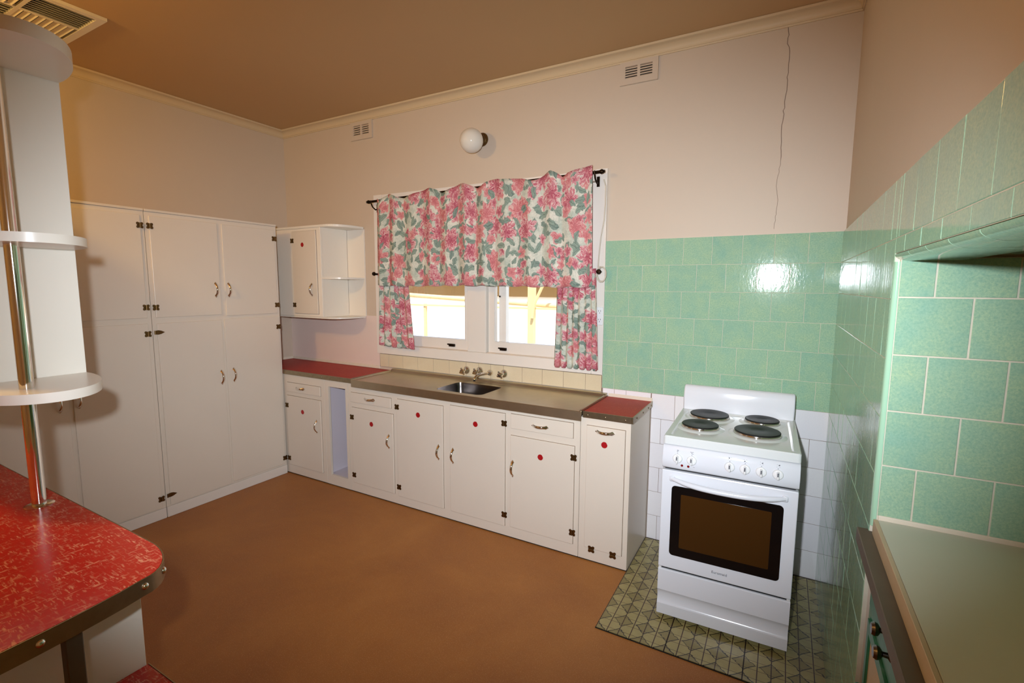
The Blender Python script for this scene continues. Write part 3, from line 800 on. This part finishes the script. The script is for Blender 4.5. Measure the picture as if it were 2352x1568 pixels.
bm = bmesh.new(); lathe(bm, [(0, 0), (.024, 0), (.023, .008), (.016, .022), (.011, .030), (0, .030)], (2.176, -.0115, .934), (0, -1, 0), 22); obj('flange', bm, 'chrome', sp, 40)
bm = bmesh.new(); tube(bm, [(2.176, -.03, .934), (2.17, -.06, .935), (2.158, -.10, .938), (2.148, -.135, .934), (2.143, -.155, .920), (2.141, -.162, .900)], .010, 12, radii=[.008, .0085, .009, .010, .010, .0105])
lathe(bm, [(.0125, 0), (.0125, .012), (.0105, .013)], (2.141, -.162, .895), (0, 0, 1), 14); obj('spout', bm, 'chrome', sp, 50)

# ------------------------------------------------------------------ corner wall cabinet with curved open shelves
uc = thing('wall_cabinet', (.48, -.15, 1.28), 'white corner wall cabinet with one door and curved open shelves', 'cabinet')
UF, UXs, UXe, UZ0, UZ1 = -.280, .772, .965, 1.282, 2.018
bm = bmesh.new()
box(bm, .002, UXs, UF+.0185, -.002, UZ0+.012, UZ0+.028); box(bm, .002, .018, UF+.0185, -.002, UZ0+.028, UZ1-.018)
box(bm, UXs-.016, UXs, UF+.0185, -.0145, UZ0+.028, UZ1-.018); box(bm, .018, UXs-.016, -.014, -.002, UZ0+.028, UZ1-.018)
obj('carcass', bm, 'uc', uc)
obj('face_frame', nb(.002, UXs, UF, UF+.018, UZ0+.0125, UZ1-.018, .001), 'uc', uc)
obj('shelf_back', nb(UXs+.0005, UXe, -.012, -.001, UZ0+.013, UZ1-.018), 'uc', uc)
def curved(x0, xr, b, zl, zh, left=None):
    pts = [(x0, -.013), (x0, -b)]
    for i in range(1, 15):
        s = i/14; a = s*PI/2
        pts.append((x0+(xr-x0)*math.sin(a)**(2/3), -.013-(b-.013)*max(0, math.cos(a))**(2/3)))
    if left is not None: pts = [(left, -.013), (left, -b)] + pts[2:]
    return prism(bmesh.new(), pts, zl, zh, 'z', .0015, 1)
obj('top_shelf', curved(UXs, UXe, -UF+.008, UZ1-.0175, UZ1, left=.003), 'shelf', uc)
obj('bottom_shelf', curved(UXs, UXe, -UF+.004, UZ0, UZ0+.0115, left=.003), 'shelf', uc)
obj('middle_shelf', curved(UXs+.001, UXe-.004, -UF, 1.596, 1.610), 'shelf', uc)
front('door', uc, 'y', .440, .726, 1.316, 1.978, UF-.010, th=.0098, handles=[(.668, 1.512)], hinges=[(.446, 1.905), (.446, 1.385)], dots=[(.569, 1.870)])

# ------------------------------------------------------------------ vents, globe lamp
def wall_vent(x0, x1, z0, z1, label):
    v = thing('wall_vent', ((x0+x1)/2, 0, z0), label, 'vent')
    a0, a1, b0, b1 = x0+.032, x1-.032, z0+.030, z1-.026; mx = (a0+a1)/2
    bm = bmesh.new()
    box(bm, x0, a0, -.014, -.001, z0, z1); box(bm, a1, x1, -.014, -.001, z0, z1); box(bm, a0, a1, -.014, -.001, z0, b0); box(bm, a0, a1, -.014, -.001, b1, z1)
    box(bm, mx-.008, mx+.008, -.013, -.001, b0, b1)
    obj('frame', bm, 'wall', v)
    obj('backing', nb(a0, a1, -.003, -.0012, b0, b1), 'gap', v)
    n = 5; st = (b1-b0)/n
    for k in range(n):
        for c0, c1 in ((a0, mx-.008), (mx+.008, a1)):
            z = b0+k*st
            obj('louvre', prism(bmesh.new(), [(-.0125, z), (-.0125, z+st*.42), (-.0035, z+st*.95), (-.0035, z+st*.7)], c0, c1, 'x'), 'wall', v)
wall_vent(.852, 1.086, 2.700, 2.836, 'small cream louvred wall vent near the left corner')
wall_vent(3.062, 3.281, 2.712, 2.836, 'cream louvred wall vent high above the green tiles')
gl = thing('globe_lamp', (2.106, 0, 2.54), 'white opal glass globe wall lamp above the window', 'lamp')
bm = bmesh.new(); lathe(bm, [(0, 0), (.045, 0), (.043, .012), (.034, .020), (.032, .038), (.036, .042), (0, .043)], (2.106, -.001, 2.545), (0, -1, -.12), 24); obj('gallery', bm, 'brass', gl, 40)
bm = bmesh.new(); bmesh.ops.create_uvsphere(bm, u_segments=32, v_segments=20, radius=.079); bmesh.ops.translate(bm, verts=bm.verts, vec=(2.092, -.118, 2.512)); obj('globe', bm, 'opal', gl, 180)
# ceiling air diffuser
cv = thing('ceiling_vent', (.61, -1.90, H), 'square white louvred ceiling air vent above the curved shelves', 'vent')
vx0, vx1, vy0, vy1 = .352, .872, -2.160, -1.622
bm = bmesh.new(); e = .034; zt_, zb_ = H-.001, H-.016
box(bm, vx0, vx0+e, vy0, vy1, zb_, zt_); box(bm, vx1-e, vx1, vy0, vy1, zb_, zt_); box(bm, vx0+e, vx1-e, vy0, vy0+e, zb_, zt_); box(bm, vx0+e, vx1-e, vy1-e, vy1, zb_, zt_)
mx, my = (vx0+vx1)/2+.02, (vy0+vy1)/2
box(bm, mx-.008, mx+.008, vy0+e, vy1-e, zb_+.002, zt_); box(bm, vx0+e, mx-.008, my-.008, my+.008, zb_+.002, zt_); box(bm, mx+.008, vx1-e, my-.008, my+.008, zb_+.002, zt_)
obj('frame', bm, 'board', cv)
obj('duct', nb(vx0+e, vx1-e, vy0+e, vy1-e, H-.003, H-.001), 'gap', cv)
for (a0, a1, b0, b1, along) in ((mx+.008, vx1-e, my+.008, vy1-e, 'y'), (vx0+e, mx-.008, my+.008, vy1-e, 'x'), (mx+.008, vx1-e, vy0+e, my-.008, 'x'), (vx0+e, mx-.008, vy0+e, my-.008, 'y')):
    n = 8
    for k in range(n):
        if along == 'y':
            x = a0+(k+.5)*(a1-a0)/n; bm = prism(bmesh.new(), [(x-.001, zb_+.001), (x+.001, zb_+.001), (x-.012, H-.004), (x-.014, H-.004)], b0, b1, 'y')
        else:
            y = b0+(k+.5)*(b1-b0)/n; bm = prism(bmesh.new(), [(y-.001, zb_+.001), (y+.001, zb_+.001), (y-.014, H-.004), (y-.016, H-.004)], a0, a1, 'x')
        obj('louvre', bm, 'board', cv)

# ------------------------------------------------------------------ stove (built in its own frame: x across, y=0 at the front, +y to the back)
st = thing('stove', (0, 0, 0), 'white freestanding electric stove with four black hotplates', 'stove')
SWd, SD, HZ = .540, .600, .884
bm = bmesh.new(); box(bm, .003, .021, .020, SD, .035, .845); box(bm, SWd-.021, SWd-.003, .020, SD, .035, .845); box(bm, .021, SWd-.021, SD-.015, SD, .035, .845); box(bm, .021, SWd-.021, .03, SD-.015, .035, .05)
box(bm, .021, SWd-.021, .05, .06, .05, .845)
obj('body', bm, 'enamel', st)
for x in (.06, SWd-.06):
    for y in (.07, SD-.06): obj('foot', cyl(bmesh.new(), (x, y, .004), (x, y, .0345), .018, n=12), 'black', st)
# hob: pressed top with a raised rim
bm = bmesh.new()
lv = [((0, SWd, -.004, SD), .846), ((0, SWd, -.004, SD), HZ-.006), ((.004, SWd-.004, .000, SD-.004), HZ), ((.026, SWd-.026, .022, SD-.06), HZ), ((.034, SWd-.034, .030, SD-.068), HZ-.006)]
prev = None
for (a, b, c, d), z in lv:
    r_ = [bm.verts.new((px, py, z)) for px, py in rrect(a, b, c, d, .012, 3)]
    if prev:
        n_ = len(r_)
        for i in range(n_): bm.faces.new((prev[i], prev[(i+1) % n_], r_[(i+1) % n_], r_[i]))
    prev = r_
bm.faces.new(prev)
obj('hob', bm, 'enameltop', st, 30)
for x, y, r in ((.150, .440, .094), (.392, .452, .078), (.130, .218, .083), (.375, .228, .097)):
    bm = bmesh.new(); lathe(bm, [(r+.026, 0), (r+.014, .004), (r+.004, .005)], (x, y, HZ-.0058), (0, 0, 1), 40)
    p_ = obj('hotplate_well', bm, 'enameltop', st, 60)
    bm = bmesh.new(); lathe(bm, [(r+.003, 0), (r+.004, .006), (r+.002, .011), (r-.004, .012)], (x, y, HZ-.0012), (0, 0, 1), 40); obj('trim_ring', bm, 'chrome', p_, 40)
    bm = bmesh.new(); lathe(bm, [(r, 0), (r, .012), (r-.003, .015), (r*.32, .015), (r*.28, .0135), (0, .0135)], (x, y, HZ+.0005), (0, 0, 1), 40); obj('hotplate', bm, 'black', p_, 40)
# splashback
bm = bmesh.new(); pr_ = [(.545, HZ+.0005), (.548, HZ+.06), (.552, HZ+.10), (.560, HZ+.122), (.575, HZ+.132), (SD-.006, HZ+.130), (SD, HZ+.12), (SD, HZ+.0005)]
prism(bm, pr_, .004, SWd-.004, 'x', .008, 2); obj('splashback', bm, 'enamel', st, 50)
# control panel, bowed
bm = bmesh.new(); pr_ = [(.002, .8455), (-.010, .838), (-.016, .815), (-.017, .780), (-.014, .745), (-.008, .738), (.045, .738), (.045, .8455)]
prism(bm, pr_, .001, SWd-.001, 'x', .002, 1); cp = obj('control_panel', bm, 'enamel', st, 50)
for x in (.066, .126, .279, .338, .399, .460):
    bm = bmesh.new(); lathe(bm, [(.0205, 0), (.0205, .003), (.019, .006), (.017, .007), (0, .0075)], (x, -.0175, .790), (0, -1, 0), 24)
    box(bm, x-.005, x+.005, -.042, -.024, .774, .806, .0035, 2)
    k = obj('knob', bm, 'plastic', cp, 40)
    obj('pointer', nb(x-.0025, x+.0025, -.0430, -.0421, .788, .804), 'grey', k)
for x in (.086, .113):
    bm = bmesh.new(); lathe(bm, [(.0055, 0), (.005, .002), (0, .003)], (x, -.0165, .760), (0, -1, 0), 12); obj('indicator', bm, 'redlamp', cp, 40)
def text(body, size, parent, p, name='lettering', mat='grey', depth=.0003):
    cu = bpy.data.curves.new(name, 'FONT'); cu.body = body; cu.size = size; cu.align_x = 'CENTER'; cu.align_y = 'CENTER'; cu.extrude = depth
    tmp = bpy.data.objects.new('tmp_text', cu); col.objects.link(tmp)
    dg = bpy.context.evaluated_depsgraph_get(); me = bpy.data.meshes.new_from_object(tmp.evaluated_get(dg))
    bpy.data.objects.remove(tmp); bpy.data.curves.remove(cu)
    me.materials.clear(); me.materials.append(M[mat])
    o = inst(name, me, parent, p, (PI/2, 0, 0)); return o
text('P', .014, cp, (.066, -.0166, .823)); text('°C', .014, cp, (.126, -.0166, .823))
for x, dx, dz in ((.279, -.003, .001), (.338, -.002, -.002), (.399, .003, .001), (.460, .003, .003)):
    bm = bmesh.new()
    for i, (ox, oz, s) in enumerate(((0, 0, .0016), (0, -.008, .0009), (0, .006, .0009))): pass
    box(bm, x+dx-.0022, x+dx+.0022, -.0170, -.0163, .826+dz-.002, .826+dz+.002)
    for ax, az in ((-.005, -.004), (.005, -.004), (-.005, .006), (.005, .006)): box(bm, x+ax-.0007, x+ax+.0007, -.0169, -.0163, .825+az-.0007, .825+az+.0007)
    obj('plate_mark', bm, 'grey', cp)
for x in (.066, .126, .279, .338, .399, .460):
    bm = nb(x-.0012, x+.0012, -.0176, -.0169, .813, .8155); obj('off_mark', bm, 'grey', cp)
for x in (.064, .136):
    bm = bmesh.new(); 
    box(bm, x-.0035, x+.0035, -.0156, -.0152, .7595, .7605); box(bm, x-.0035, x+.0035, -.0156, -.0152, .7645, .7655)
    obj('lamp_mark', bm, 'grey', cp)
obj('vent_gap', nb(.012, SWd-.012, .004, .02, .729, .7375), 'gap', st)
# oven door
bm = nb(.001, SWd-.001, -.013, .022, .262, .728, .004, 2); dr = obj('oven_door', bm, 'enamel', st)
bm = bmesh.new(); prism(bm, rrect(.047, SWd-.050, .330, .660, .016, 4), -.0155, -.0132, 'y'); g = obj('oven_glass', bm, 'blackglass', dr, 40)
bm = bmesh.new(); prism(bm, rrect(.088, SWd-.092, .372, .625, .004, 2), -.0162, -.0156, 'y'); obj('oven_window', bm, 'brownglass', g)
bm = bmesh.new(); pts = []; 
for i in range(21):
    s = i/20*2-1; pts.append((SWd/2+s*.222, -.018-.038*(1-abs(s)**3.2), .690-.010*(1-s*s)+.003))
tube(bm, pts, .011, 10, radii=[.0085+.004*(1-abs(i/20*2-1)**4) for i in range(21)])
for s in (-1, 1): box(bm, SWd/2+s*.222-.011, SWd/2+s*.222+.011, -.022, -.0125, .680, .704, .003)
obj('door_handle', bm, 'enamel', dr, 50)
text('Euromaid', .0165, dr, (.262, -.0134, .297))
obj('vent_gap', nb(.012, SWd-.012, -.002, .02, .252, .2615), 'gap', st)
for x in (.004, SWd-.016): obj('drawer_clip', nb(x, x+.012, -.011, .02, .2525, .261), 'plastic', st)
# warming drawer with a scooped lower band
bm = bmesh.new()
pr_ = [(.02, .251), (-.008, .251), (-.0125, .247), (-.0125, .148), (-.009, .145), (-.004, .130), (-.001, .112), (-.002, .096), (-.008, .084), (-.0125, .080), (-.0125, .030), (.02, .030)]
prism(bm, pr_, .002, SWd-.002, 'x'); obj('drawer', bm, 'enamel', st, 35)
bm = bmesh.new(); nseg = 24
for i in range(nseg):                                   # the raised grip bump inside the scoop
    pass
rows = []
for j in range(7):
    row = []
    for i in range(nseg+1):
        s = i/nseg*2-1; amp = .010*math.exp(-(s*1.9)**2)
        v_ = j/6; z = .140-.055*v_ - .012*amp/.01
        row.append(bm.verts.new((SWd/2+s*.24, -.001-.004*abs(v_-.5)*2 - amp*math.sin(PI*v_), z)))
    rows.append(row)
for A, B in zip(rows, rows[1:]):
    for i in range(nseg): bm.faces.new((A[i], A[i+1], B[i+1], B[i]))
bm.free()
st.location = (3.5365, -.712, .0); st.rotation_euler = (0, 0, math.radians(1.6))

# ------------------------------------------------------------------ alcove bench and the green cabinet below it
be = thing('alcove_bench', (4.5, -2.0, .9), 'cream laminate benchtop inside the green tiled alcove', 'worktop')
obj('top', nb(W+.004, AX-.002, AY0+.002, AY1-.014, .935, .946, .001), 'bench', be)
obj('front_edge', nb(W-.006, W+.0036, AY0+.002, AY1-.014, .906, .9465, .001), 'peach', be)
obj('underlay', nb(W+.004, AX-.002, AY0+.002, AY1-.014, .906, .9345), 'brown', be)
obj('timber_strip', nb(W-.036, W+.03, AY0+.002, AY1+.014, .868, .9055, .002), 'brown', be)
obj('bead', nb(W+.004, AX-.002, AY1-.0135, AY1-.0045, .9355, .958, .003, 2), 'cream_bead', be)
gc = thing('green_cabinet', (4.5, -2.0, 0), 'worn green painted cabinet with small knobs under the alcove bench', 'cabinet')
GXF = W+.004
bm = bmesh.new(); box(bm, GXF, GXF+.02, AY1-.040, AY1-.014, .002, .867); box(bm, GXF, GXF+.02, AY0+.003, AY0+.04, .002, .867); box(bm, GXF, GXF+.02, AY0+.04, AY1-.040, .690, .720)
box(bm, GXF, GXF+.02, AY0+.04, AY1-.040, .002, .09); box(bm, GXF, GXF+.02, AY0+.04, AY1-.04, .85, .867); box(bm, GXF, GXF+.02, -2.02, -1.98, .09, .69)
obj('face_frame', bm, 'gpaint', gc)
def knobm():
    bm = bmesh.new(); lathe(bm, [(0, 0), (.013, 0), (.012, .003), (.006, .007), (.0055, .016), (.013, .021), (.015, .027), (.012, .033), (0, .035)], (0, 0, 0), (-1, 0, 0), 18); return mesh(bm, 'knob', 'bowl', 40)
KN = knobm()
for (y0, y1, ks) in ((-1.978, -1.416, (-1.66, -1.70)), (-2.577, -2.022, (-2.15, -2.45))):
    d = obj('drawer', nb(GXF-.006, GXF+.012, y0, y1, .724, .846, .003), 'gpaint', gc)
    for y in ks: inst('knob', KN, d, (GXF-.0062, y, .806 if y in (-1.66, -2.15) else .778), label='small chrome knob')
for (y0, y1) in ((-1.976, -1.416), (-2.577, -2.024)):
    bm = bmesh.new(); 
    box(bm, GXF-.006, GXF+.012, y0, y0+.045, .096, .686); box(bm, GXF-.006, GXF+.012, y1-.022, y1, .096, .686); box(bm, GXF-.006, GXF+.012, y0+.045, y1-.022, .096, .14); box(bm, GXF-.006, GXF+.012, y0+.045, y1-.022, .655, .686)
    d = obj('door', bm, 'gpaint', gc)
    obj('door_panel', nb(GXF, GXF+.006, y0+.046, y1-.0225, .1405, .6545), 'peach', d)
    bm = nb(GXF-.022, GXF-.0065, y1-.020, y1-.003, .40, .50, .004, 2); obj('handle', bm, 'gpaint', d)
bm = bmesh.new(); box(bm, GXF+.021, AX-.004, AY0+.003, AY0+.02, .002, .866); box(bm, GXF+.021, AX-.004, AY1-.034, AY1-.016, .002, .866); box(bm, GXF+.021, AX-.004, AY0+.02, AY1-.034, .07, .085)
obj('carcass', bm, 'gpaint', gc)

# ------------------------------------------------------------------ peninsula: red bench, curved shelves, overhead cabinet
IZ = .90; IY1 = -2.345
def island_outline(grow=0):
    pts = [(.51, IY1+grow), (2.50, IY1+grow)]
    cx, cy = 2.60, IY1-.115
    a0 = PI/2
    for i in range(1, 11):
        a = PI/2*(1-i/10); pts.append((2.605+(.163+grow)*math.cos(a), IY1-.085+(.085+grow)*math.sin(a)))
    for i in range(1, 13):
        s = i/12; y = IY1-.085-s*.55; pts.append((2.768+grow+.032*math.sin(PI*s)**.8, y))
    for i in range(1, 11):
        a = -PI/2*(i/10); pts.append((2.605+(.163+grow)*math.cos(a), IY1-.635+(.085+grow)*math.sin(a)))
    pts += [(2.5, IY1-.72-grow), (.51, IY1-.72-grow)]
    return pts
pen = thing('peninsula', (1.6, -2.7, 0), 'white peninsula cabinet under a red laminate top with metal edging', 'cabinet')
obj('benchtop', prism(bmesh.new(), island_outline(0), IZ-.034, IZ, 'z'), 'red', pen)
out = island_outline(.0006); inn = out[1:-1]
def offset(pts, d):
    res = []
    for i, p in enumerate(pts):
        a = Vector(pts[max(0, i-1)]); b = Vector(pts[min(len(pts)-1, i+1)]); t = (b-a).normalized(); res.append((p[0]-t.y*d, p[1]+t.x*d))
    return res
o2 = offset(out, .0025); bm = bmesh.new()
prism(bm, out + o2[::-1], IZ-.040, IZ-.0006, 'z'); ed = obj('edging', bm, 'strip', pen, 40)
bm = bmesh.new()
def screw_at(px, py, nx, ny): 
    o = inst('screw', DOME, ed, (px, py, IZ-.019), (0, 0, math.atan2(ny, nx)+PI/2))
def dome():
    bm = bmesh.new(); lathe(bm, [(.008, 0), (.0078, .0015), (.006, .004), (.003, .0055), (0, .006)], (0, 0, 0), (0, -1, 0), 14); return mesh(bm, 'screw', 'chrome', 60)
DOME = dome()
bm.free()
for i in range(3, len(o2)-2, 4):
    a, b = Vector(o2[i-1]), Vector(o2[i+1]); t = (b-a).normalized(); nrm = Vector((-t.y, t.x)); c = Vector(o2[i])
    screw_at(c.x+nrm.x*.0002, c.y+nrm.y*.0002, nrm.x, nrm.y)
bm = bmesh.new()
box(bm, .51, 2.602, -2.398, -2.380, .001, IZ-.035); box(bm, .51, 2.602, -3.00, -2.982, .001, IZ-.035)
box(bm, .51, .528, -2.982, -2.398, .001, IZ-.035); box(bm, .528, 2.602, -2.982, -2.398, .06, .078)
obj('carcass', bm, 'cab', pen)
obj('end_panel', nb(2.6025, 2.620, -3.00, -2.380, .001, IZ-.0345, .001), 'shelf', pen)
obj('front_post', nb(2.742, 2.768, -2.570, -2.541, .5945, IZ-.0405, .002), 'brown', pen)
se = thing('low_shelf', (2.75, -2.7, 0), 'low red laminate seat shelf against the end of the peninsula', 'shelf')
obj('seat_top', nb(2.622, 2.98, -2.96, -2.378, .564, .592), 'red', se)
bm = nb(2.622, 2.983, -2.3775, -2.375, .560, .5935); box(bm, 2.9805, 2.983, -2.96, -2.3775, .560, .5935); obj('edging', bm, 'strip', se)
bm = nb(2.622, 2.93, -2.93, -2.41, .001, .5635); obj('box_base', bm, 'cab', se)
# overhead cabinet with its end panel
oc = thing('overhead_cabinet', (1.0, -2.36, 1.22), 'white overhead cabinet above the peninsula, its plain end panel showing', 'cabinet')
OY0, OY1, OX = -2.53, -2.198, 1.908
bm = bmesh.new(); box(bm, .02, OX-.019, OY0+.0185, OY1-.0185, 1.222, 1.24); box(bm, .02, OX-.019, OY0+.0185, OY1-.0185, 2.190, 2.208); box(bm, .02, .04, OY0+.0185, OY1-.0185, 1.24, 2.19)
box(bm, .02, OX-.019, OY0, OY0+.018, 1.222, 2.208); box(bm, .02, OX-.019, OY1-.018, OY1, 1.222, 2.208)
obj('carcass', bm, 'cab', oc)
obj('end_panel', nb(OX-.018, OX, OY0, OY1, 1.2225, 2.2075, .001), 'shelf', oc)
for k in range(4):
    x0 = .06+k*.455
    front('door', oc, 'y', x0, x0+.44, 1.245, 2.185, OY0-.0105, th=.010, handles=[(x0+(.40 if k % 2 == 0 else .04), 1.40)])
# curved display shelves on the chrome pole
ds = thing('curved_shelf_unit', (2.07, -2.365, .9), 'white half-round display shelves threaded on a chrome pole', 'shelf unit')
CY = -2.364
def half_round(a, b, z0, z1):
    pts = [(OX+.001, CY+b)]
    for i in range(1, 36):
        t = PI*i/36; pts.append((OX+.001+a*math.sin(t)**.92, CY+b*math.cos(t)))
    pts.append((OX+.001, CY-b)); return prism(bmesh.new(), pts[::-1], z0, z1, 'z', .002, 1)
obj('shelf', half_round(.318, .166, 1.222, 1.250), 'shelf', ds, 40)
obj('shelf', half_round(.300, .164, 1.660, 1.686), 'shelf', ds, 40)
obj('shelf', half_round(.318, .166, 2.186, 2.222), 'shelf', ds, 40)
PXp, PYp = 2.094, -2.402
for z0, z1 in ((IZ+.0045, 1.2218), (1.2502, 1.6598), (1.6862, 2.1858)):
    obj('pole', cyl(bmesh.new(), (PXp, PYp, z0), (PXp, PYp, z1), .0165, n=24), 'chrome', ds, 40)
bm = bmesh.new(); lathe(bm, [(0, 0), (.034, 0), (.034, .002), (.030, .004), (0, .004)], (PXp, PYp, IZ+.0003), (0, 0, 1), 28); obj('pole_flange', bm, 'chrome', ds, 40)

# ------------------------------------------------------------------ outside the window
og = struct('ground_outside', nb(-14, 14, .14, 30, -.75, -.65), 'concrete')
og['kind'] = 'structure'
fe = thing('fence', (-1, 5.6, -.65), 'white sheet metal fence glaring in the sun outside the window', 'fence')
for k in range(12):
    x = -8+k*1.2; obj('fence_sheet', nb(x, x+1.19, 5.6, 5.63, -.64, 1.04, .004), 'fence', fe)
pg = thing('pergola', (0, 3, -.65), 'cream steel pergola post and rails outside the right window pane', 'pergola')
obj('post', nb(.93, 1.018, 2.96, 3.04, -.65, 2.5), 'steel_cream', pg)
obj('post', nb(-.90, -.86, 2.98, 3.02, -.65, 1.27), 'steel_cream', pg)
obj('rail', nb(-4, 3.2, 2.965, 3.0, 1.235, 1.262), 'steel_cream', pg)
obj('brace', tube(bmesh.new(), [(1.01, 2.93, 1.12), (1.05, 2.93, 1.32), (1.17, 2.93, 1.56), (1.5, 2.93, 2.2)], .022, 8), 'steel_cream', pg, 60)
obj('rafter', tube(bmesh.new(), [(-4, 3.2, 1.52), (-1.157, 3.2, 1.385), (3.0, 3.2, 1.20)], .035, 8), 'steel_cream', pg, 60)
sh = thing('shed_wall', (0, 9, -.65), 'tan shed wall in the distance seen under the valance', 'shed')
obj('wall', nb(-9, 3.5, 8.8, 11, 1.26, 1.62), 'tan', sh)
obj('lower_wall', nb(-9, 3.5, 8.9, 11, -.65, 1.258), 'fence', sh)
obj('roof', prism(bmesh.new(), [(-9.2, 1.625), (3.7, 1.625), (-2.7, 3.0)], 8.6, 11.2, 'y'), 'fence', sh)
